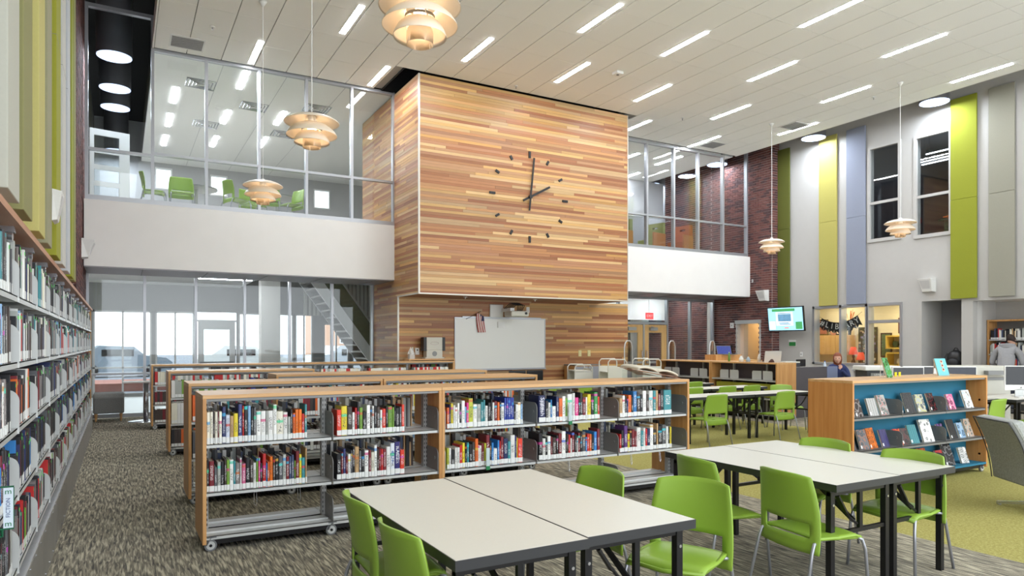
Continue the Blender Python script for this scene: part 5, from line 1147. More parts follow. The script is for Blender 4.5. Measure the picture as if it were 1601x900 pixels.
# ------------------------------------------------------------------ people (skinned figures)
def person(loc, rz, label, joints, edges, radii, mat, parts=()):
    e = empty('person', loc, rz, label, 'person')
    me = bpy.data.meshes.new('body'); me.from_pydata(joints, edges, []); me.materials.append(mat)
    o = link('body', me, e); o.modifiers.new('skin', 'SKIN')
    for i, r in enumerate(radii): me.skin_vertices[0].data[i].radius = r if isinstance(r, tuple) else (r, r)
    me.skin_vertices[0].data[0].use_root = True
    q = o.modifiers.new('u', 'SUBSURF'); q.levels = q.render_levels = 2
    for m_ in o.modifiers: pass
    return e, o
def head(par, c, r, face_dir, skin, hair, long_=False):
    bm = bmesh.new(); bmesh.ops.create_uvsphere(bm, u_segments=24, v_segments=18, radius=1)
    fd = Vector(face_dir).normalized(); sd = fd.cross(Vector((0, 0, 1))).normalized()
    for v in bm.verts:
        p = v.co.copy(); f, s, z = p.y, p.x, p.z
        wz = .78 if z > -.2 else .78 - .22 * (-z - .2)
        ff = f * .92; nose = 0
        if f > .5 and abs(s) < .25 and -.25 < z < .15: nose = .18 * (1 - abs(s) / .25)
        if f > .6 and .05 < z < .3 and .15 < abs(s) < .5: ff -= .07
        v.co = Vector(c) + r * (fd * (ff + nose) + sd * s * wz + Vector((0, 0, z * 1.18)))
    me = bpy.data.meshes.new('head'); bm.to_mesh(me); bm.free(); me.materials.append(skin); me.polygons.foreach_set('use_smooth', [True] * len(me.polygons)); h = link('head', me, par)
    for s in (-1, 1):
        p = Vector(c) + r * (fd * .80 + sd * s * .3 + Vector((0, 0, .12))); blob('eye', p, r * .10, m_blkp, h); p = Vector(c) + r * (sd * s * .8 + Vector((0, 0, 0))); blob('ear', p, r * .2, skin, h, (.6, .8, 1.3))
    p = Vector(c) + r * (fd * .86 + Vector((0, 0, -.48))); blob('mouth', p, r * .16, matc((170, 90, 84)), h, (1, 1, .35))
    bm = bmesh.new(); bmesh.ops.create_uvsphere(bm, u_segments=24, v_segments=18, radius=1)
    for v in list(bm.verts):
        p = v.co.copy(); f, s, z = p.y, p.x, p.z
        k = 1.1
        if f > .05 and z < .42 and abs(s) < .75: k = .78
        zz = z * 1.2
        if long_ and z < 0 and f < .1: zz = z * 2.3; k = 1.12
        elif z < -.45: k = .7
        v.co = Vector(c) + r * (fd * (f * k * .95 - .08) + sd * s * .84 * k + Vector((0, 0, zz * (1.02 if k > 1 else .8) + .06)))
    me = bpy.data.meshes.new('hair'); bm.to_mesh(me); bm.free(); me.materials.append(hair); me.polygons.foreach_set('use_smooth', [True] * len(me.polygons)); link('hair', me, par)
def hand(par, base, d, up, r=.009, mat=m_skin, curl=.5):
    """palm + five fingers as skinned chains"""
    d = Vector(d).normalized(); up = Vector(up).normalized(); s = d.cross(up).normalized(); b = Vector(base)
    V = [b, b + d * .05]; E = [(0, 1)]; R = [.026, .03]
    for k, (off, ln) in enumerate([(-.030, .065), (-.010, .078), (.010, .074), (.028, .058)]):
        p0 = b + d * .06 + s * off; p1 = p0 + d * ln * .5 - up * curl * .012; p2 = p1 + d * ln * .4 - up * curl * .03
        i = len(V); V += [p0, p1, p2]; E += [(1, i), (i, i + 1), (i + 1, i + 2)]; R += [.011, .009, .007]
    i = len(V); V += [b + d * .03 - s * .035, b + d * .065 - s * .055 - up * .01]; E += [(0, i), (i, i + 1)]; R += [.012, .009]
    me = bpy.data.meshes.new('hand'); me.from_pydata(V, E, []); me.materials.append(mat); o = link('hand', me, par); o.modifiers.new('skin', 'SKIN')
    for j, q in enumerate(R): me.skin_vertices[0].data[j].radius = (q, q)
    me.skin_vertices[0].data[0].use_root = True
    q = o.modifiers.new('u', 'SUBSURF'); q.levels = q.render_levels = 1
m_hoodie = M('grey_hoodie', (150, 150, 152), .9, noise=.1, nscale=30); m_navy = M('navy_jacket', (50, 60, 104), .85); m_hair1 = M('dark_hair', (44, 32, 28), .7); m_hair2 = M('auburn_hair', (134, 70, 44), .6, noise=.3, nscale=30)
m_jeans = M('dark_trousers', (46, 50, 62), .9)
# hooded reader, back to camera, leaning to shelves ; local +Y faces shelves (+X world)
J = [(0, 0, .95), (0, .02, 1.1), (0, .08, 1.28), (0, .16, 1.46), (0, .24, 1.55), (-.14, .16, 1.47), (-.24, .18, 1.38), (-.30, .16, 1.14), (-.20, .36, 1.02), (.14, .16, 1.47), (.24, .18, 1.38), (.30, .18, 1.14), (.2, .38, 1.04)]
E_ = [(0, 1), (1, 2), (2, 3), (3, 4), (3, 5), (5, 6), (6, 7), (7, 8), (3, 9), (9, 10), (10, 11), (11, 12)]
R_ = [(.19, .13), (.18, .125), (.19, .13), (.15, .11), .06, .09, .085, .065, .045, .09, .085, .065, .045]
pe, bo = person((17.75, 8.32, 0), -PI / 2 + .25, 'person in grey hooded sweatshirt leaning over at the far bookshelves, back to camera', J, E_, R_, m_hoodie)
me = bpy.data.meshes.new('trousers'); me.from_pydata([(0, 0, .98), (-.1, 0, .86), (-.12, .02, .5), (-.12, 0, .1), (.1, 0, .86), (.12, .04, .5), (.13, .0, .1)], [(0, 1), (1, 2), (2, 3), (0, 4), (4, 5), (5, 6)], []); me.materials.append(m_jeans)
o = link('trousers', me, pe); o.modifiers.new('skin', 'SKIN')
for j, q in enumerate([.15, .1, .075, .06, .1, .075, .06]): me.skin_vertices[0].data[j].radius = (q, q)
me.skin_vertices[0].data[0].use_root = True; q = o.modifiers.new('u', 'SUBSURF'); q.levels = q.render_levels = 2
for s in (-1, 1): put('shoe', MB().box(s * .12 - .05, -.08, 0, s * .12 + .05, .2, .09), m_blkp, pe, bevel=.03)
head(pe, (0.05, .33, 1.68), .105, (.5, 1, -.5), m_skin, m_hair1)
put('hood', MB().grid(lambda u, v: (.15 * math.cos(2 * PI * u), .16 + .11 * math.sin(2 * PI * u) + .02, 1.47 + .11 * v - .03 * math.sin(2 * PI * u)), 20, 4), m_hoodie, pe, smooth=True, solid=.03)
hand(pe, (-.17, .40, 1.01), (.3, 1, 0), (0, 0, 1)); hand(pe, (.18, .42, 1.03), (-.3, 1, 0), (0, 0, 1))
# librarian seated, chin in hand ; faces camera-left
J = [(0, 0, .55), (0, .02, .75), (0, .04, .95), (0, .06, 1.06), (0, .08, 1.14), (-.12, .05, 1.05), (-.2, .04, .98), (-.24, .14, .80), (-.08, .26, .98), (.12, .05, 1.05), (.2, .04, .98), (.24, .12, .78), (.12, .32, .80)]
pe, bo = person((14.75, 10.5, .0), 2.3, 'seated person with auburn hair and navy jacket behind grey desk, hand at face', J, E_, [(.17, .13), (.16, .12), (.17, .11), (.12, .09), .055, .075, .07, .055, .035, .075, .07, .055, .035], m_navy)
me = bpy.data.meshes.new('trousers'); me.from_pydata([(0, 0, .58), (-.1, .05, .56), (-.13, .42, .56), (-.13, .44, .1), (.1, .05, .56), (.13, .42, .56), (.13, .44, .1)], [(0, 1), (1, 2), (2, 3), (0, 4), (4, 5), (5, 6)], []); me.materials.append(m_jeans)
o = link('trousers', me, pe); o.modifiers.new('skin', 'SKIN')
for j, q in enumerate([.15, .1, .08, .05, .1, .08, .05]): me.skin_vertices[0].data[j].radius = (q, q)
me.skin_vertices[0].data[0].use_root = True; q = o.modifiers.new('u', 'SUBSURF'); q.levels = q.render_levels = 2
for s in (-1, 1): put('shoe', MB().box(s * .13 - .045, .38, 0, s * .13 + .045, .62, .08), m_blkp, pe, bevel=.025)
head(pe, (0, .12, 1.26), .105, (.1, 1, -.2), m_skin, m_hair2, True); hand(pe, (-.07, .26, 1.0), (.25, -.2, 1), (0, 1, .3), curl=.8); hand(pe, (.11, .34, .80), (-.4, 1, 0), (0, 0, 1))
e = empty('office_chair', (14.75, 10.5, 0), 2.3, 'office chair with grey curved back under the seated librarian', 'chair')
put('seat', MB().box(-.24, -.2, .40, .24, .24, .46), m_fabric, e, bevel=.03); put('backrest', MB().grid(lambda u, v: ((u - .5) * .46, -.24 + .08 * (2 * u - 1) ** 2, .6 + .45 * v), 10, 4), matc((112, 116, 120)), e, smooth=True, solid=.03); put('chair_column', MB().tube([(0, 0, .08), (0, 0, .4)], .03, 10).tube([(0, -.2, .43), (0, -.26, .7)], .02, 8), m_blkp, e)
for k in range(5): a = k * 2 * PI / 5; put('leg', MB().bar((0, 0, .1), (.28 * math.cos(a), .28 * math.sin(a), .05), .03, .03).disc((.28 * math.cos(a), .28 * math.sin(a), .03), .03, 'x', 10, .03), m_blkp, e)
# small figure in upper window (red top, seated)
J2 = [(p[0], p[1], p[2]) for p in J]
pe, bo = person((19.0, 11.25, 4.3 - .25), PI / 2 + .3, 'seated person in a red top seen through the upper right window', J2, E_, [(.17, .13), (.16, .12), (.17, .11), (.12, .09), .055, .075, .07, .055, .035, .075, .07, .055, .035], matc((150, 50, 40)))
head(pe, (0, .1, 1.26), .105, (0, 1, -.1), m_skin, m_hair1); hand(pe, (-.07, .26, .98), (0, 1, .2), (0, 0, 1)); hand(pe, (.11, .34, .80), (-.4, 1, 0), (0, 0, 1))
# ------------------------------------------------------------------ recess bookcase
rb = empty('recess_bookcase', (18.5, 9.08, 0), 0, 'tall maple bookcase of white-labelled books in the right-hand recess', 'bookcase')
put('side_panel', MB().box(0, -.04, 0, .4, 0, 2.18), m_maplev, rb); put('top_panel', MB().box(-.01, -3.2, 2.14, .4, 0, 2.18), m_maplev, rb); put('back_panel', MB().box(.38, -3.2, 0, .4, 0, 2.14), m_dsteel, rb); put('side_panel', MB().box(0, -3.24, 0, .4, -3.2, 2.18), m_maplev, rb)
mb = MB()
for i, z in enumerate((.2, .6, 1.0, 1.35, 1.70)):
    put('shelf_board', MB().box(.0, -3.2, z - .025, .38, -.04, z), m_shelfsteel, rb)
    y = -.06
    for b in range(3):
        y1 = 9.08 - .06 - b * 1.05; stuff_books(mb, y1 - .9, y1, 18.51, z, 1, .2, .28, axis='y', pal='kwwkgcrtdkw')
for b in range(1, 3): put('upright_post', MB().box(.3, -b * 1.05 - .02, 0, .38, -b * 1.05 + .02, 2.14), m_dsteel, rb)
tag(put('book_rows', mb, m_bookstuff), 'books filling the tall bookcase in the right recess', 'books', kind='stuff')
# backpack in the alcove on a cabinet
e = empty('alcove_table', (17.95, 9.85, 0), 0, 'dark low table inside the grey alcove', 'table'); put('tabletop', MB().box(0, -.42, .92, .6, .42, .96), m_dsteel, e)
for sx in (.02, .54):
    for sy in (-.4, .36): put('leg', MB().box(sx, sy, 0, sx + .04, sy + .04, .92), m_blk, e)
e = empty('backpack', (18.15, 9.62, .96), 0, 'black backpack with top loop resting at the alcove mouth', 'backpack')
blob('bag_body', (0, 0, .24), .22, m_blkp, e, (.75, 1, 1.1)); put('bag_handle', MB().tube([(0, -.07 + .14 * k / 6, .45 + .09 * math.sin(PI * k / 6)) for k in range(7)], .012, 6), m_blkp, e); blob('front_pocket', (-.12, 0, .16), .14, matc((30, 30, 34)), e, (.6, 1, .9)); put('shoulder_strap', MB().tube([(-.1, .15, .4), (-.18, .2, .25), (-.12, .2, .08)], .014, 6), m_blkp, e)
# ------------------------------------------------------------------ computer tables and machines
for i, (x0, y0) in enumerate(((10.3, 5.7), (11.95, 5.45))):
    table(x0, y0, .7, 1.6, 'white-topped computer table beyond the display bookcase, %s' % ('left' if i == 0 else 'right'), 'computer tables', along='x')
def imac(x, y, rz, lab, scr=None):
    e = empty('desktop_computer', (x, y, .742), rz, lab, 'computer', 'all-in-one desktop computers')
    put('computer_body', MB().box(-.25, 0, .10, .25, .03, .50), m_white, e, bevel=.008); put('screen', MB().box(-.235, -.003, .19, .235, 0, .485), scr or m_screen_off, e); put('stand', MB().box(-.09, .0, .006, .09, .012, .12).box(-.1, -.1, 0, .1, .08, .01), m_shelfsteel, e); put('logo', MB().disc((0, -.004, .145), .012, 'y', 12, .004), m_dsteel, e)
    put('keyboard', MB().box(-.2, -.28, 0, .2, -.16, .015), m_white, e)
m_aur = M('screen_dark_aurora', (16, 24, 40), .2, emit=.15, noise=.9, nscale=8)
imac(11.55, 6.05, -.55, 'white all-in-one computer with dark aurora screen right of display bookcase', m_aur); imac(12.75, 5.75, -.6, 'white all-in-one computer with black screen at right edge', None)
imac(10.65, 6.35, -.5, 'all-in-one computer partly hidden behind display bookcase, left'); imac(11.1, 6.45, -.5, 'all-in-one computer partly hidden behind display bookcase, right')
e = empty('floor_copier', (13.5, 6.6, 0), -.5, 'tall beige floor copier behind the white computer', 'copier'); put('copier_body', MB().box(-.4, 0, .1, .4, .6, .95), m_beige, e, bevel=.01); put('copier_lid', MB().box(-.42, -.02, 1.0, .42, .6, 1.2), m_beige, e, bevel=.02); put('copier_base', MB().box(-.4, .02, 0, .4, .6, .1), m_dsteel, e); put('scanner_gap', MB().box(-.4, 0, .95, .4, .6, 1.0), m_dsteel, e)
for k in range(3): d = put('paper_drawer', MB().box(-.36, -.012, .14 + .2 * k, .3, 0, .31 + .2 * k), matc((196, 190, 178)), e); put('drawer_handle', MB().box(-.08, -.02, .25 + .2 * k, .08, -.012, .28 + .2 * k), m_dsteel, d)
put('control_panel', MB().box(-.1, -.14, 1.05, .25, -.02, 1.12), m_dsteel, e)
e = empty('machine_table', (11.4, 7.4, 0), -.3, 'long table carrying the printers behind display bookcase', 'table'); put('tabletop', MB().box(-.8, -.4, .72, 1.6, .4, .76), m_lamin, e)
for sx in (-.75, 1.5):
    for sy in (-.35, .3): put('leg', MB().box(sx, sy, 0, sx + .05, sy + .05, .72), m_blk, e)
e = empty('laser_printer', (11.45, 7.35, .76), -.55, 'black and white office printer, left of two behind display bookcase', 'printer'); put('printer_body', MB().box(-.3, -.22, 0, .25, .22, .38), matc((48, 50, 54)), e, bevel=.01); put('printer_lid', MB().box(-.34, -.24, .38, .27, .24, .46), m_white, e, bevel=.02); put('name_plate', MB().box(-.24, -.235, .28, .0, -.225, .34), m_dsteel, e); text('name_text', 'LEWIS', .05, m_white, e, (-.12, -.24, .31), (PI / 2, 0, 0), .001)
e = empty('laser_printer', (12.05, 7.05, .76), -.55, 'square white laser printer, right of two behind display bookcase', 'printer'); put('printer_body', MB().box(-.27, -.22, 0, .27, .22, .42), m_white, e, bevel=.02); put('paper_tray', MB().box(-.2, -.235, .04, .2, -.22, .34), matc((212, 216, 216)), e, bevel=.006); put('control_panel', MB().box(-.3, -.25, .34, -.1, -.2, .42), m_blkp, e)
e = empty('desk_copier', (12.75, 10.25, 1.09), 0, 'low black and grey scanner on circulation desk', 'scanner'); put('scanner_body', MB().box(-.22, -.1, 0, .25, .2, .08), matc((60, 60, 64)), e, bevel=.006); put('scanner_lid', MB().box(-.22, -.1, .085, .25, .2, .12), m_beige, e, bevel=.006)
e = empty('office_machine', (14.2, 9.2, 0), -.4, 'pale grey machine cabinet beside the librarian desk', 'machine'); put('machine_body', MB().box(-.3, -.3, 0, .7, .3, 1.0), m_greywall, e, bevel=.02); put('machine_tray', MB().box(-.35, -.32, 1.0, .5, .3, 1.05), m_shelfsteel, e, bevel=.01)
e.name = 'copy_machine'
e = empty('desk_monitor', (13.3, 10.35, 1.09), .2, 'black monitor back beside the librarian', 'monitor'); put('monitor_panel', MB().box(-.2, 0, .0, .2, .03, .16), m_blkp, e, bevel=.006); put('monitor_foot', MB().box(-.08, -.05, -.0, .08, .08, .01), m_blkp, e)
e = empty('water_bottle', (13.95, 9.9, 1.09), 0, 'small clear and blue bottle on desk edge', 'bottle'); put('bottle_body', MB().lathe([(0, 0), (.03, 0), (.03, .13), (.012, .17), (.012, .2), (0, .2)], n=16), matc((200, 214, 230), .2), e, smooth=True); put('bottle_cap', MB().lathe([(.014, .19), (.014, .215), (0, .215)], n=12), matc((50, 80, 160)), e); e.location.z = .76; e.location = (13.9, 10.2, 1.0)
for i, (x, c, nm) in enumerate(((9.3, (40, 170, 60), 'green'), (9.55, (226, 210, 30), 'yellow'))): pass
e = empty('decor_letters', (8.05, 5.02, 1.205), .0, 'small green and yellow paper cut-outs standing on the display bookcase', 'decoration')
put('cutout', MB().box(-.06, 0, 0, .0, .01, .045).bar((-.04, .005, .02), (.03, .005, .06), .01, .02), matc((50, 170, 70)), e); put('cutout', MB().box(.10, 0, 0, .135, .01, .05), matc((232, 216, 40)), e); put('cutout', MB().box(.18, 0, 0, .215, .01, .05), matc((232, 216, 40)), e)
# ------------------------------------------------------------------ lounge chair, right foreground
e = empty('lounge_chair', (7.69, 3.28, 0), 0, 'grey upholstered swivel lounge chair seen from behind at right edge', 'armchair')
e.rotation_euler = (0, 0, -2.208)   # local +Y = sitter direction
def backf(w, y0, zlo, zhi, lean):
    return None
LB = MB()
prof = []
for k in range(9):
    t = k / 8; z = .27 + .60 * t; w = .28 + .05 * math.sin(PI * t * .8); yb = -.30 - .16 * t + .05 * math.sin(PI * t); th = .15 - .05 * t
    prof.append((w, yb, th, z))
vs = []; 
for (w, yb, th, z) in prof: vs += [(-w, yb, z), (w, yb, z), (w, yb + th, z + .02), (-w, yb + th, z + .02)]
fs = [(0, 1, 2, 3), (32, 35, 34, 33)]
for k in range(8):
    a = 4 * k
    for j in range(4): fs.append((a + j, a + 4 + j, a + 4 + (j + 1) % 4, a + (j + 1) % 4))
put('back_shell', MB().add([(v[0] * .98, v[1] - .008, v[2]) for v in vs[:]], fs), m_fabric, e, bevel=.02); put('back_cushion', MB().add([(v[0] * 1.02, v[1] + .012, v[2] + .006) for v in vs], fs), m_fabricl, e, bevel=.025)
put('seat_cushion', MB().box(-.33, -.22, .28, .33, .36, .44), m_fabricl, e, bevel=.04)
put('piping', MB().tube([(-q[0] * .99, q[1] - .012, q[3]) for q in prof] + [(q[0] * .99, q[1] - .012, q[3]) for q in reversed(prof)], .006, 6), matc((60, 60, 62)), e)
put('pedestal', MB().tube([(0, .03, .05), (0, .03, .29)], .035, 14), m_chrome, e)
for k in range(4): a = k * PI / 2 + .88; put('leg', MB().add([(.0 - .02 * math.sin(a), .03 + .02 * math.cos(a), .05), (.02 * math.sin(a), .03 - .02 * math.cos(a), .05), (.40 * math.cos(a) + .02 * math.sin(a), .03 + .40 * math.sin(a) - .02 * math.cos(a), .015), (.40 * math.cos(a) - .02 * math.sin(a), .03 + .40 * math.sin(a) + .02 * math.cos(a), .015), (-.02 * math.sin(a), .03 + .02 * math.cos(a), .09), (.02 * math.sin(a), .03 - .02 * math.cos(a), .09), (.40 * math.cos(a) + .02 * math.sin(a), .03 + .40 * math.sin(a) - .02 * math.cos(a), .035), (.40 * math.cos(a) - .02 * math.sin(a), .03 + .40 * math.sin(a) + .02 * math.cos(a), .035)], [(0, 1, 2, 3), (7, 6, 5, 4), (0, 4, 5, 1), (1, 5, 6, 2), (2, 6, 7, 3), (3, 7, 4, 0)]).disc((.38 * math.cos(a), .03 + .38 * math.sin(a), .008), .02, n=12, th=.016), m_chrome, e)
# ------------------------------------------------------------------ lobby beyond the lower left glass
lf = sbox('floor_lobby', -3, 17.4, -.12, 17.6, 24.1, 0, matc((168, 166, 162), .35)); tag(lf, kind='structure')
lc = put('ceiling_lobby', MB().box(-3, 17.25, 3.42, 3.4, 24, 3.5), m_paint); tag(lc, kind='structure')
for i, (x, y) in enumerate(((.9, 19.5), (2.6, 21.0), (2.6, 18.6))):
    e = empty('lobby_light', (x, y, 3.42), 0, 'long thin ceiling light in the lobby, %s' % ('left', 'far right', 'near right')[i], 'ceiling light', 'lobby strip lights'); put('diffuser', MB().box(-.7, -.04, -.02, .7, .04, 0), m_light, e)
lw = put('wall_lobby_far', wall_cells('y', 24.0, 24.15, -3, 12.5, 0, 4.1, [(-2.5, -.9, .1, 2.6), (-.7, .85, .1, 2.6), (.95, 2.05, .1, 2.6), (2.1, 3.3, .1, 2.6), (3.35, 5.1, .1, 2.6), (5.15, 5.75, .1, 2.6), (6.1, 7.0, .1, 2.3), (7.1, 8.9, .1, 2.3), (9, 11, .1, 2.3)]), matc((140, 140, 138))); tag(lw, kind='structure')
for i, (a, b) in enumerate(((-2.5, -.9), (-.7, .85), (.95, 2.05), (3.35, 5.1), (5.15, 5.75), (6.1, 7.0), (7.1, 8.9), (9, 11))):
    w_ = empty('window_%d' % (20 + i), (0, 24, 0)); tag(w_, kind='structure'); hh = 2.6 if i < 5 else 2.3
    put('window_frame', MB().box(a, .0, .1, a + .05, .1, hh).box(b - .05, 0, .1, b, .1, hh).box(a, 0, hh - .05, b, .1, hh).box(a, 0, .85, b, .1, .9).box((a + b) / 2 - .025, 0, .1, (a + b) / 2 + .025, .1, hh), m_steel, w_); put('pane', MB().box(a, .05, .1, b, .056, hh), m_glass, w_)
d = empty('door_5', (2.1, 24, 0)); tag(d, kind='structure')
put('door_leaf', wall_cells('y', -.03, .02, .05, 1.15, .02, 2.3, [(.22, .98, .3, 2.05)]), m_steel, d); put('push_bar', MB().box(.1, -.1, .98, 1.1, -.05, 1.03), m_dsteel, d); put('transom', MB().box(0, 0, 2.3, 1.2, .06, 2.36), m_steel, d); put('door_glass', MB().box(.22, -.01, .3, .98, 0, 2.05), m_glass, d)
sbox('wall_lobby_left', -3.1, 17.2, 0, -3.0, 24, 4.1, m_greywall)['kind'] = 'structure'
# metal cladding
e = put('wall_ribbed', MB().box(5.1, 22.5, 2.5, 9.5, 22.6, 4.1), matc((150, 150, 140))); tag(e, kind='structure')
mb = MB()
for k in range(34): mb.box(5.12 + k * .13, 22.44, 2.5, 5.12 + k * .13 + .07, 22.5, 4.1)
put('cladding_ribs', mb, matc((176, 176, 166)), e)['kind'] = 'stuff'
sbox('wall_concrete_pier', 3.35, 19.8, 0, 3.85, 20.2, 4.1, m_concrete)['kind'] = 'structure'
sbox('wall_concrete_panel', 6.0, 18.4, 0, 6.9, 18.6, 4.1, m_concrete)['kind'] = 'structure'
# stair
st = empty('open_stair', (0, 0, 0), 0, 'open-riser stair with white stringers behind the lobby glass', 'staircase')
def stp(t, y, dz=0): return (7.15 - 2.9 * t, y, .0 + 3.9 * t + dz)
for y in (19.2, 20.4): put('stringer', MB().bar(stp(0, y), stp(1, y), .06, .28, up=(0, 0, 1)), m_white if y < 20 else m_steel, st)
for k in range(1, 20): p = stp(k / 20, 19.8); ubox('tread', p[0] - .16, 19.22, p[2] - .02, p[0] + .14, 20.38, p[2] + .03, matc((140, 138, 132)), st)
put('handrail', MB().tube([stp(0, 19.2, .95), stp(1, 19.2, .95)], .03, 8), m_steel, st)
put('guard_panel', MB().poly([stp(0, 19.18, .1), stp(1, 19.18, .1), stp(1, 19.18, .9), stp(0, 19.18, .9)], (0, .01, 0)), M('olive_guard', (82, 90, 52), .6), st)
# lobby chairs and table
e = empty('lobby_table', (4.4, 21.5, 0), 0, 'white lobby table beyond the glass', 'table'); put('tabletop', MB().box(-.5, -.4, .72, .5, .4, .76), m_white, e); put('column', MB().tube([(0, 0, .02), (0, 0, .72)], .04, 10), m_chrome, e); put('base_plate', MB().disc((0, 0, .01), .3, th=.02), m_chrome, e)
for i, (x, y, rz) in enumerate(((3.6, 21.4, -1.3), (5.2, 21.5, 1.4), (2.9, 21.9, -1.2))):
    e = empty('dark_chair', (x, y, 0), rz, 'dark lobby chair beyond the glass, %s of three' % ('middle', 'right', 'left')[i], 'chair', 'dark lobby chairs')
    put('seat', MB().box(-.24, -.22, .42, .24, .24, .47), m_blkp, e, bevel=.02); put('backrest', MB().grid(lambda u, v: ((u - .5) * .46, -.24 - .06 * v + .06 * (2 * u - 1) ** 2, .55 + .38 * v), 8, 4), m_blkp, e, smooth=True, solid=.015)
    for sx, sy in ((-.2, -.2), (.2, -.2), (-.2, .2), (.2, .2)): put('leg', MB().tube([(sx, sy, .42), (sx * 1.1, sy * 1.1, 0)], .012, 6), m_chrome, e)
# outdoors
og = sbox('ground_outdoors', -40, 24.1, -.2, 70, 110, -.02, M('asphalt', (112, 116, 126), .9, noise=.15, nscale=1.5)); tag(og, kind='structure')
sbox('planting_bed', -14, 27, -.02, 3, 30, .25, M('red_mulch', (150, 96, 84), .95, noise=.3, nscale=3))['kind'] = 'structure'
def car(x, y, rz, rgb, lab):
    e = empty('parked_car', (x, y, 0), rz, lab, 'car', 'cars parked outside the lobby'); c = matc(rgb, .25)
    pts = [(-2.1, 0, .3), (2.1, 0, .3), (2.15, 0, .65), (1.9, 0, .85), (1.0, 0, .95), (.5, 0, 1.4), (-.9, 0, 1.45), (-1.5, 0, 1.0), (-2.1, 0, .95), (-2.2, 0, .6)]
    put('car_body', MB().poly([(p[0], -.85, p[2]) for p in pts], (0, 1.7, 0)), c, e, bevel=.06); put('side_window', MB().box(-.85, -.87, 1.0, .5, -.85, 1.32), m_screen_off, e); put('side_window', MB().box(-.85, .85, 1.0, .5, .87, 1.32), m_screen_off, e)
    for wx in (-1.3, 1.35):
        for wy in (-.82, .82): put('wheel', MB().disc((wx, wy, .32), .32, 'y', 20, .2), m_blkp, e)
    put('bumper', MB().box(-2.24, -.7, .35, -2.14, .7, .55), m_dsteel, e)
for a in ((10.5, 36, .2, (196, 200, 206), 'silver car parked outside left of the stair'), (15.5, 37, .1, (70, 96, 150), 'blue car parked outside behind the stair'), (5.5, 38, .0, (206, 206, 204), 'white car parked outside left'), (20.5, 36.5, .1, (60, 66, 76), 'dark car parked outside right of the stair'), (0, 39, .1, (120, 130, 140), 'grey car parked outside near the doors')): car(*a)
e = empty('brick_house', (16, 62, 0), 0, 'tan building across the parking area outside', 'building'); put('wall', MB().box(0, 0, 0, 16, 8, 6), matc((196, 150, 120)), e); put('roof', MB().box(-.4, -.4, 6, 16.4, 8.4, 6.5), m_dsteel, e)
for k in range(5): w_ = put('window', MB().box(1.2 + 3 * k, -.05, 1.6, 2.8 + 3 * k, 0, 3.4), m_white, e); put('pane', MB().box(1.3 + 3 * k, -.07, 1.7, 2.7 + 3 * k, -.05, 3.3), m_screen_off, w_)
# vestibule beyond the double doors
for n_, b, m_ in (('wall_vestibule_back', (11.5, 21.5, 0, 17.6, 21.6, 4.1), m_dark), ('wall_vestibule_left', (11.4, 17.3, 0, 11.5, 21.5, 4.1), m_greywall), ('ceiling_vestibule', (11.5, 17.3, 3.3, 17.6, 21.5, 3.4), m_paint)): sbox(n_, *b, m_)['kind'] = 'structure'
vb = sbox('wall_vestibule_brick', 12.6, 20.0, 0, 15.0, 20.1, 3.3, m_mortar); tag(vb, kind='structure'); bricks(vb, 'y', 20.0, 12.6, 15.0, .02, 3.2, [])
vb = sbox('wall_vestibule_side_brick', 17.5, 17.25, 0, 17.6, 21.5, 3.3, m_mortar); tag(vb, kind='structure'); bricks(vb, 'x', 17.5, 17.4, 20.4, .02, 3.2, [])
for i, (x, y) in enumerate(((12.3, 18.6), (14.5, 18.4), (16.6, 18.4), (15.4, 20.6))):
    e = empty('vestibule_fill_light', (x, y, 3.3), 0, 'added fill strip light in the vestibule beyond the double doors, %s from left' % ORD[i], 'ceiling light', 'added vestibule fill strips'); put('diffuser', MB().box(-.5, -.05, -.02, .5, .05, 0), m_light, e)  # strips added to brighten the vestibule and its brick
e = empty('white_bulkhead', (13.9, 19.2, 2.45), 0, 'x', 'bulkhead'); bpy.data.objects.remove(e); sbox('trim_2', 13.8, 19.3, 2.45, 17.4, 19.4, 3.3, m_paint)['kind'] = 'structure'
e = empty('exit_sign', (16.0, 18.6, 2.55), 0, 'red lit EXIT sign beyond the glass right of double doors', 'sign'); put('sign_box', MB().box(-.16, 0, -.1, .16, .04, .12), M('exit_red', (230, 40, 44), .4, emit=1.3), e); text('sign_text', 'EXIT', .14, m_white, e, (0, -.004, .01), (PI / 2, 0, 0)); put('sign_stem', MB().box(-.02, .01, .12, .02, .03, .8), m_white, e)
e = empty('wall_poster', (13.2, 19.96, 2.3), 0, 'glossy pale poster glimpsed above the double doors', 'poster'); put('poster_sheet', MB().box(-.35, 0, -.4, .35, .015, .5), M('poster_print', (170, 180, 210), .3, noise=.4, nscale=4), e); e = None
b_ = empty('window_blind', (12.0, 17.5, 1.6), 0, 'horizontal slatted blind behind glass right of timber wall', 'blind')
for k in range(30): put('slat', MB().box(-.5, -.02, 1.1 - k * .075, .45, .02, 1.105 - k * .075), m_shelfsteel, b_)
put('head_rail', MB().box(-.5, -.03, 1.16, .45, .03, 1.2), m_white, b_)
vc = sbox('wall_vestibule_window', 11.5, 17.9, 0, 12.6, 18.0, 3.3, matc((110, 116, 150))); tag(vc, kind='structure')
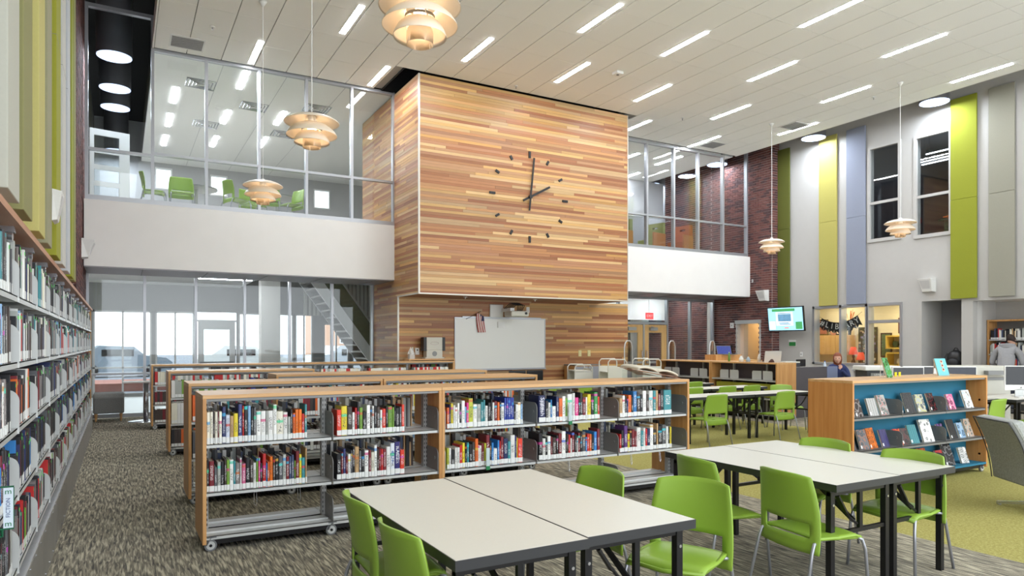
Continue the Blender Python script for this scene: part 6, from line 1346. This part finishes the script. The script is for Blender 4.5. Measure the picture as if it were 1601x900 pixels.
# ------------------------------------------------------------------ upstairs rooms behind the gallery glass
uc = sbox('ceiling_gallery', .6, 15.7, CZ, 16.9, 25.5, CZ + .05, m_tile); tag(uc, kind='structure')
mb = MB(); x = .6
while x < 5.6: mb.box(x - .006, 15.7, CZ - .003, x + .006, 25.4, CZ); x += 1.31
x = 11.6
while x < 16.9: mb.box(x - .006, 15.7, CZ - .003, x + .006, 25.4, CZ); x += 1.31
put('ceiling_joint', mb, m_alu, uc)
for i, (x, y) in enumerate(((1.13, 18.3), (2.4, 16.5), (2.4, 19.4), (2.4, 21.9), (3.65, 18.8), (3.65, 21.3), (1.13, 20.4), (1.13, 22.5), (12.6, 17.2), (14.0, 17.4), (12.7, 20.0), (15.6, 19.3), (15.4, 17.0), (14.0, 20.6), (16.4, 21.0))):  # real strips plus more rows added to brighten the upstairs rooms
    e = empty('gallery_light', (x, y, CZ - .003), 0, 'recessed strip light upstairs, in real and added fill rows behind glass, %s in %s room' % (ORD[i if i < 8 else i - 8], 'left' if i < 8 else 'right'), 'ceiling light', 'strip lights upstairs'); put('diffuser', MB().box(-.055, -.6, -.006, .055, .6, 0), m_light, e)
for i, (x, y) in enumerate(((1.6, 17.2), (2.9, 18.2), (2.0, 20.3), (4.3, 17.6), (4.0, 20.2))):
    e = empty('air_diffuser', (x, y, CZ), 0, 'metal louvred air diffuser in upstairs ceiling, %s of five' % ORD[i], 'vent', 'upstairs air diffusers')
    for q in range(4): s_ = .3 - q * .07; put('louvre_ring', MB().tube([(-s_, -s_, -.01 - q * .008), (s_, -s_, -.01 - q * .008), (s_, s_, -.01 - q * .008), (-s_, s_, -.01 - q * .008)], .018, 4, closed=True), m_chrome, e)
uw = put('wall_gallery_back', wall_cells('y', 25.4, 25.5, -1.0, 17.6, 4.38, 8.75, [(1.0, 1.5, 6.65, 7.35), (2.65, 3.2, 6.6, 7.3), (6.1, 6.7, 6.5, 7.2)]), matc((176, 176, 176))); tag(uw, kind='structure')
for i, (a, b, c, d_) in enumerate(((1.0, 1.5, 6.65, 7.35), (2.65, 3.2, 6.6, 7.3), (6.1, 6.7, 6.5, 7.2))):
    w_ = empty('window_%d' % (30 + i), (0, 25.4, 0)); tag(w_, kind='structure'); put('window_frame', MB().box(a, -.02, c, a + .04, .1, d_).box(b - .04, -.02, c, b, .1, d_).box(a + .04, -.02, d_ - .04, b - .04, .1, d_).box(a + .04, -.02, c, b - .04, .1, c + .04), m_white, w_); put('pane', MB().box(a + .04, .04, c + .04, b - .04, .046, d_ - .04), m_glass, w_)
sbox('wall_gallery_far', 17.6, 19.6, 4.38, 17.9, 23.1, 8.7, matc((150, 150, 152)))['kind'] = 'structure'
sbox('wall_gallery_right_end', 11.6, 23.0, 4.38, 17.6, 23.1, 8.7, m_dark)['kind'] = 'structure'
sbox('trim_3', 12.6, 19.6, 6.2, 17.5, 19.7, 7.5, matc((190, 190, 192)))['kind'] = 'structure'
wtu = sbox('wall_timber_upstairs', BOXL + .01, 17.25, 4.38, 5.75, 18.1, 7.46, bpy.data.materials['plank_backing']); wtu['kind'] = 'structure'; planks(wtu, 'x', BOXL + .01, 17.1, 18.1, 4.38, 7.46); sbox('wall_upstairs_end', 9.6, 17.4, 4.38, 9.7, 25.4, 7.5, matc((176, 176, 176)))['kind'] = 'structure'
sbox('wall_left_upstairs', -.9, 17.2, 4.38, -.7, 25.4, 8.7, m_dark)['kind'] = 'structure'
g3 = 'green chairs upstairs behind the gallery glass'
for i, (x, y, f) in enumerate(((1.15, 16.6, 270), (.35, 16.5, 0), (2.0, 16.4, 20), (2.95, 16.5, 260), (3.7, 16.6, 200), (2.55, 17.2, 300))): chair(x, y, f, 'green chair upstairs behind left gallery glass, %s listed from the left cluster' % ORD[i], g3, 4.38)
lbl3 = ['green chair upstairs, large back against bright window', 'green chair upstairs at far left beside the dark void', 'green chair upstairs seen sideways behind second mullion', 'green chair upstairs behind the lower pendant lamp', 'green chair upstairs seen sideways, rightmost in left gallery', 'green chair upstairs set farther back from the glass']
ups = [o for o in bpy.data.objects if o.get('group') == g3]
for o, l_ in zip(ups, lbl3): o['label'] = l_
for i, (x, y) in enumerate(((1.5, 17.2), (3.3, 17.3))):
    e = empty('gallery_table', (x, y, 4.38), 0, 'dark round table upstairs among green chairs, %s' % ('left' if i == 0 else 'right'), 'table', 'tables upstairs'); put('tabletop', MB().disc((0, 0, .72), .45, n=28, th=.03), m_dsteel, e); put('column', MB().tube([(0, 0, .02), (0, 0, .7)], .04, 10), m_steel, e); put('base_plate', MB().disc((0, 0, .01), .28, th=.02), m_steel, e)
# white glazed screen in the void
e = empty('glazed_screen', (-.55, 17.0, 4.38), .2, 'white framed glazed screen standing in the dark void upstairs', 'screen')
put('screen_frame', wall_cells('y', 0, .05, 0, .75, 0, 1.75, [(.08, .55, .1, .55), (.08, .55, .65, .9), (.08, .55, 1.0, 1.25), (.08, .55, 1.33, 1.62)]), m_white, e); put('pane', MB().box(.08, .02, .1, .55, .026, 1.62), m_glassup, e)
for i, (x, y, c, w, nm, cat) in enumerate(((12.0, 17.0, (150, 100, 56), .55, 'maple lounge chair side upstairs, far left of right gallery', 'armchair'), (13.2, 16.8, (128, 130, 96), .6, 'olive lounge chair upstairs with handle slot, left', 'armchair'), (14.5, 16.8, (136, 138, 84), .6, 'yellow-olive lounge chair upstairs with handle slot, middle', 'armchair'), (15.6, 16.7, (160, 84, 40), .5, 'orange-brown lounge chair upstairs, right', 'armchair'))):
    e = empty('lounge_armchair', (x, y, 4.38), .2, nm, cat, 'lounge chairs upstairs right'); m_ = matc(c)
    put('seat_block', MB().box(-w / 2, -.3, .0, w / 2, .3, .45), m_, e, bevel=.02); put('backrest', wall_cells('x', w / 2 - .1, w / 2 + .02, -.3, .3, .05, 1.0, [(-.1, .1, .82, .88)]), m_, e); put('arm', MB().box(-w / 2, -.34, .05, w / 2, -.28, .65), matc((170, 110, 60)), e, bevel=.01)
e = empty('wood_cabinet', (12.7, 17.6, 4.38), 0, 'maple cabinet with dark niche upstairs behind right gallery glass', 'cabinet'); put('cabinet_body', wall_cells('y', 0, .4, -.4, .4, 0, 1.2, [(-.15, .2, .75, .95)]), m_lcab, e); put('niche_back', MB().box(-.2, .35, .7, .25, .39, 1.0), m_blkp, e)
print('objects', len(bpy.data.objects), 'individual wall books', nb)
